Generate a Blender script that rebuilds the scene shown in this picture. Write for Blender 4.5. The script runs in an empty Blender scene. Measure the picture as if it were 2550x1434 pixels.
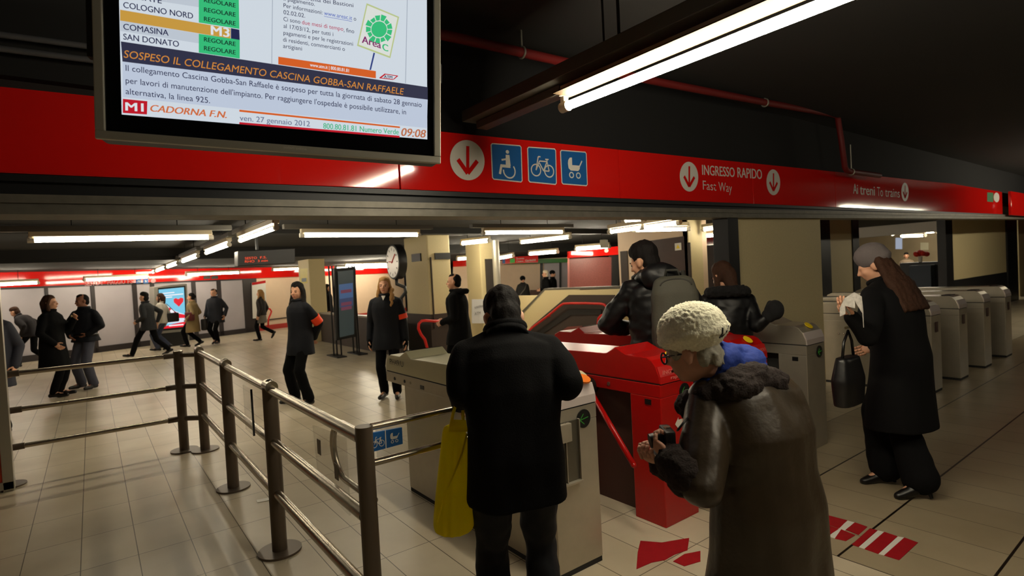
import bpy, bmesh, math, random
from mathutils import Vector, Matrix, noise
random.seed(7)
S = bpy.context.scene
COL = S.collection
V = Vector
# ------------------------------------------------------------------ camera, world, exposure
F, CX, CY, H = 1392.0, 1275.0, 717.0, 1.68
def _d(px, py): return V(((px - CX) / F, -(py - CY) / F, -1.0))
_y = _d(226, 734).normalized(); _x = _d(3121, 583); _x = (_x - _x.dot(_y) * _y).normalized(); _z = _x.cross(_y)
RW = Matrix((_x, _y, _z))                      # world <- camera
O = V((0, 0, H))
cam = bpy.data.cameras.new('camera'); camo = bpy.data.objects.new('camera', cam); COL.objects.link(camo)
m = RW.to_4x4(); m.translation = O; camo.matrix_world = m
cam.sensor_width = 36; cam.lens = F / 2550 * 36; cam.clip_start = .05
cam.dof.use_dof = True; cam.dof.focus_distance = 3.0; cam.dof.aperture_fstop = 3.2
S.camera = camo
w = bpy.data.worlds.new('world'); S.world = w; w.use_nodes = True
w.node_tree.nodes['Background'].inputs[0].default_value = (.9, .95, 1, 1)
w.node_tree.nodes['Background'].inputs[1].default_value = .004
S.view_settings.view_transform = 'Standard'; S.view_settings.look = 'None'
S.view_settings.exposure = 0.0; S.view_settings.gamma = 1; S.view_settings.use_curve_mapping = False
TUBE = 42.0       # radiance of a lit fluorescent tube
SCREEN = .80
# measuring helpers: a photograph pixel as a point in the station
def ray(px, py): return RW @ _d(px, py)
def fl(px, py, z=0.): r = ray(px, py); return O + r * ((z - H) / r.z)
def onY(px, py, Y): r = ray(px, py); return O + r * (Y / r.y)
def onX(px, py, X): r = ray(px, py); return O + r * (X / r.x)
def at(px, py, dist): return O + ray(px, py) * dist
def onP(px, py, P0, n): r = ray(px, py); return O + r * ((P0 - O).dot(n) / r.dot(n))
FWD = (RW @ V((0, 0, -1)))
# ------------------------------------------------------------------ materials
def lin(c): return tuple((x / 255 / 12.92) if x / 255 <= .04045 else ((x / 255 + .055) / 1.055) ** 2.4 for x in c)
MATS = {}
def mat(name, rgb, rough=.6, metal=0., emit=0., nscale=0, namt=0., bump=0., bscale=40, spec=.5, alpha=1, trans=0, coat=0, aniso=0):
    if name in MATS: return MATS[name]
    m = bpy.data.materials.new(name); m.use_nodes = True; nt = m.node_tree; b = nt.nodes['Principled BSDF']
    c = (*lin(rgb), 1)
    b.inputs['Base Color'].default_value = c; b.inputs['Roughness'].default_value = rough
    b.inputs['Metallic'].default_value = metal; b.inputs['Specular IOR Level'].default_value = spec
    b.inputs['Coat Weight'].default_value = coat; b.inputs['Coat Roughness'].default_value = .08
    if emit:
        b.inputs['Emission Color'].default_value = c; b.inputs['Emission Strength'].default_value = emit
        b.inputs['Base Color'].default_value = (0.02, .02, .02, 1)
    b.inputs['Transmission Weight'].default_value = trans; b.inputs['Alpha'].default_value = alpha
    if namt or bump:
        tc = nt.nodes.new('ShaderNodeTexCoord')
    if namt:
        n = nt.nodes.new('ShaderNodeTexNoise'); n.inputs['Scale'].default_value = nscale; n.inputs['Detail'].default_value = 4
        nt.links.new(tc.outputs['Object'], n.inputs['Vector'])
        mx = nt.nodes.new('ShaderNodeMix'); mx.data_type = 'RGBA'
        mx.inputs[6].default_value = tuple(x * (1 - namt) for x in c[:3]) + (1,); mx.inputs[7].default_value = tuple(min(1, x * (1 + namt)) for x in c[:3]) + (1,)
        nt.links.new(n.outputs['Fac'], mx.inputs[0]); nt.links.new(mx.outputs[2], b.inputs['Base Color'])
    if bump:
        n2 = nt.nodes.new('ShaderNodeTexNoise'); n2.inputs['Scale'].default_value = bscale; n2.inputs['Detail'].default_value = 5
        nt.links.new(tc.outputs['Object'], n2.inputs['Vector'])
        bp = nt.nodes.new('ShaderNodeBump'); bp.inputs['Strength'].default_value = bump; bp.inputs['Distance'].default_value = .01
        nt.links.new(n2.outputs['Fac'], bp.inputs['Height']); nt.links.new(bp.outputs['Normal'], b.inputs['Normal'])
    MATS[name] = m
    return m
def floor_mat():
    m = bpy.data.materials.new('floor_tiles'); m.use_nodes = True; nt = m.node_tree; b = nt.nodes['Principled BSDF']
    tc = nt.nodes.new('ShaderNodeTexCoord')
    def brick(dx, dy, bw, rh, mo, c1, c2, cm):
        mp = nt.nodes.new('ShaderNodeMapping'); mp.inputs['Location'].default_value = (dx, dy, 0)
        nt.links.new(tc.outputs['Object'], mp.inputs['Vector'])
        k = nt.nodes.new('ShaderNodeTexBrick'); k.offset = 0; k.squash = 1
        k.inputs['Scale'].default_value = 1; k.inputs['Brick Width'].default_value = bw; k.inputs['Row Height'].default_value = rh
        k.inputs['Mortar Size'].default_value = mo; k.inputs['Mortar Smooth'].default_value = .3; k.inputs['Bias'].default_value = 0
        k.inputs['Color1'].default_value = (*lin(c1), 1); k.inputs['Color2'].default_value = (*lin(c2), 1); k.inputs['Mortar'].default_value = (*lin(cm), 1)
        nt.links.new(mp.outputs['Vector'], k.inputs['Vector'])
        return k
    a = brick(.147 - .2955 + .0, -.30, .2955, .575, .0032, (206, 194, 170), (196, 183, 158), (92, 80, 62))
    c = brick(-3.247 + .3355 * 10, -.205, .3355, .6065, .0032, (166, 152, 126), (158, 144, 118), (74, 64, 50))  # right-hand tiles: the dimmer light there is put into their darker colours
    g = brick(-3.247, -.205 , 500., .6065, .008, (255, 255, 255), (255, 255, 255), (70, 64, 58))
    sx = nt.nodes.new('ShaderNodeSeparateXYZ'); nt.links.new(tc.outputs['Object'], sx.inputs[0])
    gt = nt.nodes.new('ShaderNodeMath'); gt.operation = 'GREATER_THAN'; gt.inputs[1].default_value = 3.247; nt.links.new(sx.outputs['X'], gt.inputs[0])
    lt = nt.nodes.new('ShaderNodeMath'); lt.operation = 'LESS_THAN'; lt.inputs[1].default_value = 2.631; nt.links.new(sx.outputs['Y'], lt.inputs[0])
    an = nt.nodes.new('ShaderNodeMath'); an.operation = 'MULTIPLY'; nt.links.new(gt.outputs[0], an.inputs[0]); nt.links.new(lt.outputs[0], an.inputs[1])
    mu = nt.nodes.new('ShaderNodeMix'); mu.data_type = 'RGBA'; mu.blend_type = 'MULTIPLY'; mu.inputs[0].default_value = 1
    nt.links.new(c.outputs['Color'], mu.inputs[6]); nt.links.new(g.outputs['Color'], mu.inputs[7])
    mx = nt.nodes.new('ShaderNodeMix'); mx.data_type = 'RGBA'
    nt.links.new(an.outputs[0], mx.inputs[0]); nt.links.new(a.outputs['Color'], mx.inputs[6]); nt.links.new(mu.outputs[2], mx.inputs[7])
    n = nt.nodes.new('ShaderNodeTexNoise'); n.inputs['Scale'].default_value = 1.7; n.inputs['Detail'].default_value = 6
    nt.links.new(tc.outputs['Object'], n.inputs['Vector'])
    rp = nt.nodes.new('ShaderNodeValToRGB'); rp.color_ramp.elements[0].color = (.82, .80, .77, 1); rp.color_ramp.elements[1].color = (1, 1, 1, 1)
    rp.color_ramp.elements[0].position = .3; rp.color_ramp.elements[1].position = .62
    nt.links.new(n.outputs['Fac'], rp.inputs[0])
    m2 = nt.nodes.new('ShaderNodeMix'); m2.data_type = 'RGBA'; m2.blend_type = 'MULTIPLY'; m2.inputs[0].default_value = 1
    nt.links.new(mx.outputs[2], m2.inputs[6]); nt.links.new(rp.outputs[0], m2.inputs[7])
    nt.links.new(m2.outputs[2], b.inputs['Base Color'])
    b.inputs['Roughness'].default_value = .34; b.inputs['Specular IOR Level'].default_value = .45
    return m
BLACKCLOTH = mat('black_wool', (10, 10, 12), .9, nscale=60, namt=.3, bump=.25, bscale=180, spec=.15)
STEEL = mat('brushed_steel', (182, 174, 158), .36, .6, nscale=9, namt=.12)
CHROME = mat('polished_rail_steel', (176, 166, 150), .27, .9)
POSTM = mat('bronze_grey_post', (94, 82, 69), .42, .35)
REDP = mat('red_painted_metal', (172, 12, 10), .28, 0, spec=.5, nscale=14, namt=.10)
REDRAIL = mat('red_rail_paint', (205, 22, 14), .35)
FASC = mat('red_glossy_fascia', (222, 26, 20), .08, 0, bump=.006, bscale=3)
BLK = mat('black_plastic', (14, 14, 15), .45)
DARK = mat('dark_paint', (34, 34, 34), .75)
CEIL = mat('dark_ceiling_paint', (34, 33, 31), .85, nscale=1.2, namt=.2)
BEAM = mat('dark_beam_metal', (38, 39, 41), .45, .3)
RAILM = mat('worn_grey_shutter_rail', (120, 116, 106), .5, .5, nscale=14, namt=.35)
ALU = mat('aluminium_frame', (176, 172, 158), .42, .7)
WHITE = mat('white_marking', (226, 222, 212), .5)
BEIGE = mat('beige_speckled_wall', (212, 196, 150), .6, nscale=70, namt=.14)
PINK = mat('pale_cream_wall', (226, 200, 172), .55, nscale=5, namt=.05)
BROWN = mat('brown_rubber_wainscot', (58, 46, 40), .6)
GRAN = mat('red_granite', (122, 62, 56), .4, nscale=55, namt=.5)
YEL = mat('yellow_sticker', (238, 205, 20), .5)
BLUE = mat('blue_sign', (16, 92, 160), .45)
SKIN = mat('skin', (214, 160, 128), .55, nscale=20, namt=.06)
SKIN2 = mat('skin_old', (196, 146, 122), .6, nscale=40, namt=.12)
HAIRB = mat('black_hair', (18, 14, 13), .75, spec=.2, nscale=90, namt=.5, bump=.3, bscale=120)
HAIRBR = mat('brown_hair', (60, 38, 26), .75, spec=.2, nscale=80, namt=.5, bump=.3, bscale=120)
HAIRBL = mat('blond_hair', (170, 128, 76), .65, spec=.3, nscale=70, namt=.45, bump=.35, bscale=90)
HAIRG = mat('grey_hair', (150, 146, 132), .6, nscale=80, namt=.35, bump=.4, bscale=110)
SHOE = mat('black_leather', (12, 11, 11), .35)
EYEM = mat('dark_eye', (22, 16, 14), .25)
LIPM = mat('lips', (168, 88, 78), .5)
# ------------------------------------------------------------------ mesh building
class MB:
    """collects shapes (world coordinates) and links them as ONE mesh object"""
    def __init__(s): s.bm = bmesh.new()
    def box(s, c, d, rz=0, M=None):
        r = bmesh.ops.create_cube(s.bm, size=1)
        T = Matrix.Translation(V(c)) @ Matrix.Rotation(rz, 4, 'Z') @ Matrix.Diagonal((*d, 1)) if M is None else M @ Matrix.Translation(V(c)) @ Matrix.Diagonal((*d, 1))
        bmesh.ops.transform(s.bm, matrix=T, verts=r['verts']); return s
    def cyl(s, p, q, r, r2=None, seg=20, cap=True):
        p, q = V(p), V(q); d = q - p
        k = bmesh.ops.create_cone(s.bm, cap_ends=cap, segments=seg, radius1=r, radius2=r if r2 is None else r2, depth=d.length)
        T = Matrix.Translation((p + q) / 2) @ d.to_track_quat('Z', 'Y').to_matrix().to_4x4()
        bmesh.ops.transform(s.bm, matrix=T, verts=k['verts']); return s
    def ell(s, c, r, M=None, seg=20):
        k = bmesh.ops.create_uvsphere(s.bm, u_segments=seg, v_segments=max(8, seg * 2 // 3), radius=1)
        if not hasattr(r, '__len__'): r = (r, r, r)
        T = Matrix.Translation(V(c)) @ (M.to_4x4() if M else Matrix()) @ Matrix.Diagonal((*r, 1))
        bmesh.ops.transform(s.bm, matrix=T, verts=k['verts']); return s
    def cap(s, p, q, r, r2=None, seg=14):
        r2 = r if r2 is None else r2; p, q = V(p), V(q)
        if (q - p).length > 1e-5: s.cyl(p, q, r, r2, seg)
        s.ell(p, r, seg=seg); s.ell(q, r2, seg=seg); return s
    def loft(s, rings, seg=32, cap=True, power=2.0):
        """rings: (centre, rx, ry, matrix3)"""
        L = []
        for c, rx, ry, M in rings:
            vs = []
            for i in range(seg):
                a = 2 * math.pi * i / seg; ca, sa = math.cos(a), math.sin(a)
                p = V((rx * math.copysign(abs(ca) ** (2 / power), ca), ry * math.copysign(abs(sa) ** (2 / power), sa), 0))
                vs.append(s.bm.verts.new(V(c) + (M @ p if M else p)))
            L.append(vs)
        for a, b in zip(L, L[1:]):
            for i in range(seg): s.bm.faces.new((a[i], a[(i + 1) % seg], b[(i + 1) % seg], b[i]))
        if cap:
            s.bm.faces.new(list(reversed(L[0]))); s.bm.faces.new(L[-1])
        return s
    def prism(s, pts, vec):
        """polygon (world points) pushed along vec"""
        a = [s.bm.verts.new(V(p)) for p in pts]; b = [s.bm.verts.new(V(p) + V(vec)) for p in pts]; n = len(a)
        s.bm.faces.new(a); s.bm.faces.new(list(reversed(b)))
        for i in range(n): s.bm.faces.new((a[i], b[i], b[(i + 1) % n], a[(i + 1) % n]))
        return s
    def poly(s, pts): s.bm.faces.new([s.bm.verts.new(V(p)) for p in pts]); return s
    def tube(s, path, r, seg=12):
        path = [V(p) for p in path]
        up = None; L = []
        for i, p in enumerate(path):
            t = (path[min(i + 1, len(path) - 1)] - path[max(i - 1, 0)]).normalized()
            if up is None: up = t.orthogonal().normalized()
            up = (up - up.dot(t) * t).normalized(); sd = t.cross(up)
            rr = r[i] if hasattr(r, '__len__') else r
            L.append([s.bm.verts.new(p + (up * math.cos(2 * math.pi * k / seg) + sd * math.sin(2 * math.pi * k / seg)) * rr) for k in range(seg)])
        for a, b in zip(L, L[1:]):
            for i in range(seg): s.bm.faces.new((a[i], a[(i + 1) % seg], b[(i + 1) % seg], b[i]))
        s.bm.faces.new(list(reversed(L[0]))); s.bm.faces.new(L[-1]); return s
    def torus(s, c, R, r, M=None, seg=32, arc=(0, 2 * math.pi), ry=None):
        pts = []
        n = seg
        closed = abs(arc[1] - arc[0] - 2 * math.pi) < 1e-6
        for i in range(n + 1):
            a = arc[0] + (arc[1] - arc[0]) * i / n; p = V((R * math.cos(a), (ry or R) * math.sin(a), 0)); pts.append(V(c) + (M @ p if M else p))
        return s.tube(pts, r, 10)
    def mesh(s, smooth=False, bevel=0, segs=2):
        bmesh.ops.recalc_face_normals(s.bm, faces=s.bm.faces)
        if bevel:
            es = [e for e in s.bm.edges if len(e.link_faces) == 2 and e.calc_face_angle(0) > .5]
            bmesh.ops.bevel(s.bm, geom=es, offset=bevel, segments=segs, affect='EDGES', profile=.6, clamp_overlap=True)
        me = bpy.data.meshes.new('mesh'); s.bm.to_mesh(me); s.bm.free()
        if smooth: shade(me, smooth)
        return me
    def build(s, name, m, parent=None, smooth=False, bevel=0, local=False, segs=2):
        return link(name, s.mesh(smooth, bevel, segs), m, parent, local)
def shade(me, ang):
    for p in me.polygons: p.use_smooth = True
    if ang is not True:
        bm = bmesh.new(); bm.from_mesh(me)
        for e in bm.edges: e.smooth = len(e.link_faces) < 2 or e.calc_face_angle(0) < ang
        bm.to_mesh(me); bm.free()
def wloc(o):
    p = V((0, 0, 0))
    while o: p += o.location; o = o.parent
    return p
def link(name, me, m, parent=None, local=False):
    o = bpy.data.objects.new(name, me); COL.objects.link(o)
    if m is not None: me.materials.append(m)
    me.name = name
    if parent is not None:
        o.parent = parent
        if not local: me.transform(Matrix.Translation(-wloc(parent)))
    elif not local:
        xs = [v.co for v in me.vertices]
        if xs:
            c = V(((min(v.x for v in xs) + max(v.x for v in xs)) / 2, (min(v.y for v in xs) + max(v.y for v in xs)) / 2, min(v.z for v in xs)))
            me.transform(Matrix.Translation(-c)); o.location = c
    return o
def tag(o, label, cat, group=None):
    o['label'] = label; o['category'] = cat
    if group: o['group'] = group
    return o
def struct(o, label=None):
    o['kind'] = 'structure'
    if label: o['label'] = label
    return o
def thing(name, label, cat, loc=(0, 0, 0), rz=0, group=None):
    o = bpy.data.objects.new(name, None); COL.objects.link(o); o.empty_display_size = .1
    o.location = loc; o.rotation_euler = (0, 0, rz)
    return tag(o, label, cat, group)
def evalmesh(o):
    dg = bpy.context.evaluated_depsgraph_get(); dg.update()
    return bpy.data.meshes.new_from_object(o.evaluated_get(dg))
def fuse(mb, voxel, smooth=6, fold=None, seed=0):
    """one continuous skin over all the shapes in mb; fold=(amount, xy scale, z scale) adds cloth folds"""
    me = mb.mesh(); o = bpy.data.objects.new('tmp', me); COL.objects.link(o)
    r = o.modifiers.new('r', 'REMESH'); r.mode = 'VOXEL'; r.voxel_size = voxel
    if smooth:
        sm = o.modifiers.new('s', 'SMOOTH'); sm.factor = .5; sm.iterations = smooth
    me2 = evalmesh(o); bpy.data.objects.remove(o); bpy.data.meshes.remove(me)
    if fold:
        amt, fx, fz = fold; off = V((seed * 3.1, seed * 1.7, seed * .9))
        ns = [v.normal.copy() for v in me2.vertices]
        for v, n in zip(me2.vertices, ns):
            q = V((v.co.x * fx, v.co.y * fx, v.co.z * fz)) + off
            a = noise.noise(q) + .5 * noise.noise(q * 2.3)
            v.co += n * (amt * a)
    for p in me2.polygons: p.use_smooth = True
    return me2
# ------------------------------------------------------------------ writing and flat marks
def text_mesh(s, bold=0., shear=0., spacing=1.):
    cu = bpy.data.curves.new('t', 'FONT'); cu.body = s; cu.size = 1; cu.offset = min(0, bold); cu.shear = shear; cu.space_character = spacing
    cu.resolution_u = 4
    o = bpy.data.objects.new('t', cu); COL.objects.link(o)
    me = evalmesh(o); bpy.data.objects.remove(o); bpy.data.curves.remove(cu)
    if bold > 0:
        bm = bmesh.new()
        for dx in (-bold, 0, bold):
            n0 = len(bm.verts); bm.from_mesh(me); bm.verts.ensure_lookup_table()
            for v in bm.verts[n0:]: v.co.x += dx; v.co.z = .0004 * (dx > 0) - .0004 * (dx < 0)
        bm.to_mesh(me); bm.free()
    return me
def text(name, s, A, B, up, m, parent, bold=0., shear=0., lift=None, spacing=1.):
    """lettering whose baseline runs from point A to point B; up = vector of the capital height; lift = offset off the surface"""
    me = text_mesh(s, bold, shear, spacing)
    xs = [v.co.x for v in me.vertices]
    if not xs: return None
    x0, x1 = min(xs), max(xs); e1 = (B - A) / (x1 - x0); k = up / .70
    nz = (B - A).cross(up).normalized()
    for v in me.vertices: v.co = A + e1 * (v.co.x - x0) + k * v.co.y + nz * v.co.z + (lift or V((0, 0, 0)))
    return link(name, me, m, parent)
class Icon:
    """flat mark drawn in a unit square mapped on a quad (bl, br, tr, tl)"""
    def __init__(s, q, lift): s.q = q; s.l = lift; s.mb = MB()
    def P(s, u, v):
        bl, br, tr, tl = s.q
        return bl * (1 - u) * (1 - v) + br * u * (1 - v) + tr * u * v + tl * (1 - u) * v + s.l
    def poly(s, pts): s.mb.poly([s.P(*p) for p in pts]); return s
    def line(s, a, b, w):
        a, b = V((*a, 0)), V((*b, 0)); d = (b - a).normalized(); n = V((-d.y, d.x, 0)) * w / 2
        return s.poly([(a - n)[:2], (b - n)[:2], (b + n)[:2], (a + n)[:2]])
    def disc(s, c, r, n=28, r2=None): return s.poly([(c[0] + r * math.cos(2 * math.pi * i / n), c[1] + (r2 or r) * math.sin(2 * math.pi * i / n)) for i in range(n)])
    def ring(s, c, r, w, a0=0, a1=2 * math.pi, n=28):
        for i in range(n):
            t, u = a0 + (a1 - a0) * i / n, a0 + (a1 - a0) * (i + 1) / n
            f = lambda k, rr: (c[0] + rr * math.cos(k), c[1] + rr * math.sin(k))
            s.poly([f(t, r - w / 2), f(t, r + w / 2), f(u, r + w / 2), f(u, r - w / 2)])
        return s
    def build(s, name, m, parent): return s.mb.build(name, m, parent)
def bike(ic, c=.0):
    for x in (.27, .73): ic.ring((x, .36), .16, .035)
    for a, b in (((.27, .36), (.40, .62)), ((.40, .62), (.66, .62)), ((.66, .62), (.73, .36)), ((.40, .56), (.53, .36)), ((.53, .36), (.66, .62)), ((.53, .36), (.73, .36)), ((.27, .36), (.36, .74)), ((.36, .74), (.44, .74)), ((.60, .68), (.72, .68)), ((.66, .60), (.66, .68))):
        ic.line(a, b, .035)
    return ic
def pram(ic):
    ic.poly([(.26, .62), (.28, .72), (.34, .79), (.42, .80), (.42, .58), (.72, .58), (.70, .48), (.64, .42), (.36, .42), (.28, .48)])
    ic.line((.70, .56), (.80, .72), .04)
    for x in (.38, .64): ic.ring((x, .29), .075, .035)
    return ic
def chair_icon(ic):
    ic.disc((.52, .79), .055, r2=.05); ic.poly([(.46, .71), (.58, .71), (.61, .42), (.45, .42)])
    ic.line((.32, .56), (.52, .60), .05); ic.poly([(.28, .44), (.60, .44), (.60, .36), (.28, .36)]); ic.line((.31, .42), (.25, .17), .07)
    ic.ring((.56, .28), .19, .04, -math.pi * 1.03, .75); return ic
def arrow(ic):
    ic.line((.5, .85), (.5, .2), .09); ic.line((.5, .17), (.22, .50), .11); ic.line((.5, .17), (.78, .50), .11); return ic
# ================================================================== THE SETTING
Z3 = V((0, 0, 1))
YB = 3.30                                     # plane of the gate line: fascia, lintel, shutter rail
fo = MB().box((17, 20, -.1), (46, 52, .2)).build('floor', None, None); fo.data.materials.append(floor_mat())
# keep texture coordinates in world metres
fo.data.transform(Matrix.Translation(fo.location)); fo.location = (0, 0, 0); struct(fo)
struct(MB().box((17, -1.1, 3.55), (46, 9, .3)).build('ceiling', CEIL))                       # front hall
inn = MB().box((17, 9.0, 2.74), (46, 11.1, .24)); inn.box((17, 30.3, 2.62), (46, 31.5, .5)); inn.box((17, 14.6, 2.60), (46, .25, .3)); inn.box((17, 9.6, 2.58), (46, .3, .14))
struct(inn.build('ceiling', CEIL))
struct(MB().box((17, -5.6, 1.7), (46, .3, 3.8)).build('wall_rear', BROWN))
struct(MB().box((-5.9, 20, 1.7), (.3, 52, 3.8)).build('wall_left', PINK))
struct(MB().box((39.9, 20, 1.7), (.3, 52, 3.8)).build('wall_right', BROWN))
# upper wall above the fascia, lintel, shutter rail
xL, xR = -5.7, 39.7
def bandY(y, x0, z0a, z0b, x1, z1a, z1b, th):   # band in a Y plane between two ends
    return [(x0, y, z0a), (x1, y, z1a), (x1, y, z1b), (x0, y, z0b)]
struct(MB().box((17, YB + .14, 3.05), (46, .12, .72)).build('wall_front', mat('black_upper_wall', (18, 18, 19), .85)))
a0, a1 = onY(0, 430, YB), onY(2380, 528, YB); b0, b1 = onY(0, 215, YB), onY(2380, 458, YB)
sb = (a1.z - a0.z) / (a1.x - a0.x); stp = (b1.z - b0.z) / (b1.x - b0.x)
zb = lambda x: a0.z + sb * (x - a0.x)
zt = lambda x: b0.z + stp * (x - b0.x)
fas = thing('fascia', 'glossy red sign band over the ticket gates', 'fascia', (6, YB, zb(6))); del fas['label']; del fas['category']; fas['kind'] = 'structure'; fas.name = 'trim_1'
seams = [-5.5, -2.2, onY(994, 420, YB).x, onY(1543, 440, YB).x, onY(1875, 470, YB).x, onY(2080, 470, YB).x, 12.9]
for xa, xb in zip(seams, seams[1:]):
    MB().prism([(xa + .004, YB, zb(xa)), (xb - .004, YB, zb(xb)), (xb - .004, YB, zt(xb)), (xa + .004, YB, zt(xa))], (0, .05, 0)).build('panel', FASC, fas, bevel=.004)
MB().prism([(12.95, YB + .03, zb(12.9)), (16.2, YB + .03, zb(13.4)), (16.2, YB + .03, zt(13.2)), (12.95, YB + .03, zt(13))], (0, .05, 0)).build('panel', FASC, fas, bevel=.004)
MB().prism([(16.2, YB - .12, zb(13.0)), (39, YB - .12, zb(15)), (39, YB - .12, zt(14)), (16.2, YB - .12, zt(13.0))], (0, .05, 0)).build('panel', FASC, fas, bevel=.004)
lz = lambda x: 2.096 + .0152 * (x + .3)          # lintel underside
xR = 22.0
lin1 = MB().prism([(xL, YB + .02, lz(xL) + .02), (xR, YB + .02, lz(xR) + .02), (xR, YB + .02, zb(xR)), (xL, YB + .02, zb(xL))], (0, .30, 0))
lin1.prism([(xL, YB - .01, zb(xL) - .035), (xR, YB - .01, zb(xR) - .035), (xR, YB - .01, zb(xR) - .004), (xL, YB - .01, zb(xL) - .004)], (0, .05, 0))
struct(lin1.build('trim_2', BEAM))
rl = MB()
for dz0, dz1, dy in ((0, .03, -.02), (.03, .052, .0), (.052, .09, -.012)):
    rl.prism([(xL, YB + dy, lz(xL) - .045 + dz0), (xR, YB + dy, lz(xR) - .045 + dz0), (xR, YB + dy, lz(xR) - .045 + dz1), (xL, YB + dy, lz(xL) - .045 + dz1)], (0, .22 - dy, 0))
struct(rl.build('trim_3', RAILM))
# wall pieces and posts in the gate line, right of the gates
def colY(px0, px1, pyt, y, z0, th, m, name, extra=None):
    A, B = onY(px0, pyt, y), onY(px1, pyt, y)
    t_ = 2.615 if y > 4 else 0
    return MB().prism([(A.x, y, z0), (B.x, y, z0), (B.x, y, t_ or lz(B.x) - .04), (A.x, y, t_ or lz(A.x) - .04)], (0, th, 0)).build(name, m, None, bevel=.004)
struct(colY(1836, 2042, 545, YB + .05, .0, .12, BEIGE, 'wall_right'))
YG = 4.5
struct(colY(2064, 2124, 540, YG, .0, .14, BEIGE, 'wall_right'))
struct(colY(2364, 2512, 540, YG + .02, .92, .12, BEIGE, 'wall_right'))
struct(colY(2364, 2512, 540, YG + .01, .0, .12, BEAM, 'baseboard_right'))
bb = [o for o in COL.objects if o.name == 'baseboard_right'][0]
for v in bb.data.vertices:
    if v.co.z > .5: v.co.z = .92
struct(colY(2535, 2900, 540, YG + .2, .0, .12, BEIGE, 'wall_right'))
for k, (p0, p1) in enumerate(((1812, 1838), (2042, 2066), (2122, 2138), (2354, 2371), (2507, 2532))):
    t = colY(p0, p1, 545, YB + .0 if k < 1 else YG - .02, 0, .18, mat('dark_anodised_post', (44, 44, 46), .4, .6), 'trim_%d' % (4 + k)); struct(t)
# far wall: skewed, glossy grey panels between dark mullions, red band above
FA = V((.61, 20.45, 0)); FD = V((math.cos(math.radians(24.7)), math.sin(math.radians(24.7)), 0)); FN = V((FD.y, -FD.x, 0))
def far(px, py, off=0.): return onP(px, py, FA + FN * off, FN)
fs = lambda px, py=760, off=0.: (far(px, py, off) - FA).dot(FD)
def fwall(px0, px1, z0, z1, off, th, mb=None):
    A = FA + FD * fs(px0) + FN * off; B = FA + FD * fs(px1) + FN * off
    return (mb or MB()).prism([A + Z3 * z0, B + Z3 * z0, B + Z3 * z1, A + Z3 * z1], -FN * th)
zf0 = far(600, 694).z; zf1 = far(600, 668).z
struct(fwall(-260, 1010, 0, 2.6, 0, .2).build('wall_back', PINK))
glz = mat('grey_glossy_panel', (178, 172, 178), .25, nscale=1.3, namt=.15)
bfr = MB(); fwall(-260, 636, 0, .17, .06, .06, bfr); fwall(-260, 636, zf0 - .05, zf0 + .0, .06, .06, bfr)
for a, b in ((112, 120), (226, 236), (330, 341), (375, 385), (478, 488), (541, 551), (606, 640)): fwall(a, b, 0, zf0, .06, .06, bfr)
struct(bfr.build('trim_9', mat('dark_mullion', (40, 33, 34), .5)))
for i, (a, b) in enumerate(((-240, 112), (120, 226), (236, 330), (341, 375), (385, 478), (488, 541), (551, 606))):
    struct(fwall(a, b, .17, zf0 - .05, .03, .02).build('window_%d' % (i + 1), glz))
ft = thing('trim_10', 'x', 'x', FA + Z3 * zf0); del ft['label']; del ft['category']; ft['kind'] = 'structure'
for a, b in ((-260, 60), (60, 330), (330, 560), (560, 760), (760, 1010)): fwall(a, b, zf0, zf1 + .05, .09, .08).build('panel', FASC, ft)
struct(fwall(636, 1010, 0, .18, .04, .04).build('baseboard_back', mat('pale_red_step', (176, 52, 44), .5)))
struct(fwall(663, 760, .36, .40, .03, .03).build('trim_11', BROWN))
# soffit and dark pelmet over far wall
struct(fwall(-260, 1010, zf1 + .05, 2.6, .35, .35).build('trim_12', mat('brown_pelmet', (70, 58, 46), .7)))
# columns -----------------------------------------------------------
def column(px, py, pl_, pr_, ztop, wz, mname='column', light=BEIGE):
    """square pillar on the tile axes: its near edge stands at pixel (px, py); pl_, pr_ = left and right silhouette"""
    c = fl(px, py); zt_ = ztop
    yl = onX(pl_, 760, c.x).y; xr = onY(pr_, 760, c.y).x
    o = MB().box(((c.x + xr) / 2, (c.y + yl) / 2, zt_ / 2), (xr - c.x, yl - c.y, zt_)).build(mname, light, None, bevel=.03)
    struct(o)
    if wz: MB().box(((c.x + xr) / 2, (c.y + yl) / 2, wz / 2), (xr - c.x + .03, yl - c.y + .03, wz)).build('wainscot', BROWN, o)
    return o, c, yl, xr
pa, c, yl, xr = column(1078, 880, 1014, 1128, 2.62, .86)
for p0, p1, t, b_ in ((1071, 1083, 640, 818),):
    A = onY(p0, t, c.y - .02); B = onY(p1, b_, c.y - .02); MB().box(((A.x + B.x) / 2, c.y - .02, (A.z + B.z) / 2), (B.x - A.x, .05, A.z - B.z)).build('dark_strip', BROWN, pa)
A = onY(1082, 630, c.y - .01); B = onY(1121, 645, c.y - .01); MB().box(((A.x + B.x) / 2, c.y - .01, (A.z + B.z) / 2), (B.x - A.x, .04, A.z - B.z)).build('vent', BLK, pa)
A = onX(1026, 633, c.x - .01); B = onX(1049, 650, c.x - .01); MB().box((c.x - .01, (A.y + B.y) / 2, (A.z + B.z) / 2), (.04, abs(A.y - B.y), abs(A.z - B.z))).build('vent', BLK, pa)
pb, c, yl, xr = column(1207, 850, 1166, 1246, 2.5, 0)
A = onY(1208, 645, c.y - .02); B = onY(1243, 860, c.y - .02); MB().box(((A.x + B.x) / 2, c.y - .02, 1.1), (B.x - A.x, .04, 2 * (A.z - 1.1))).build('dark_panel', mat('dark_column_panel', (52, 46, 40), .6), pb)
pc, cC, yl, xr = column(780, 852, 748, 815, 2.5, 0)
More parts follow.
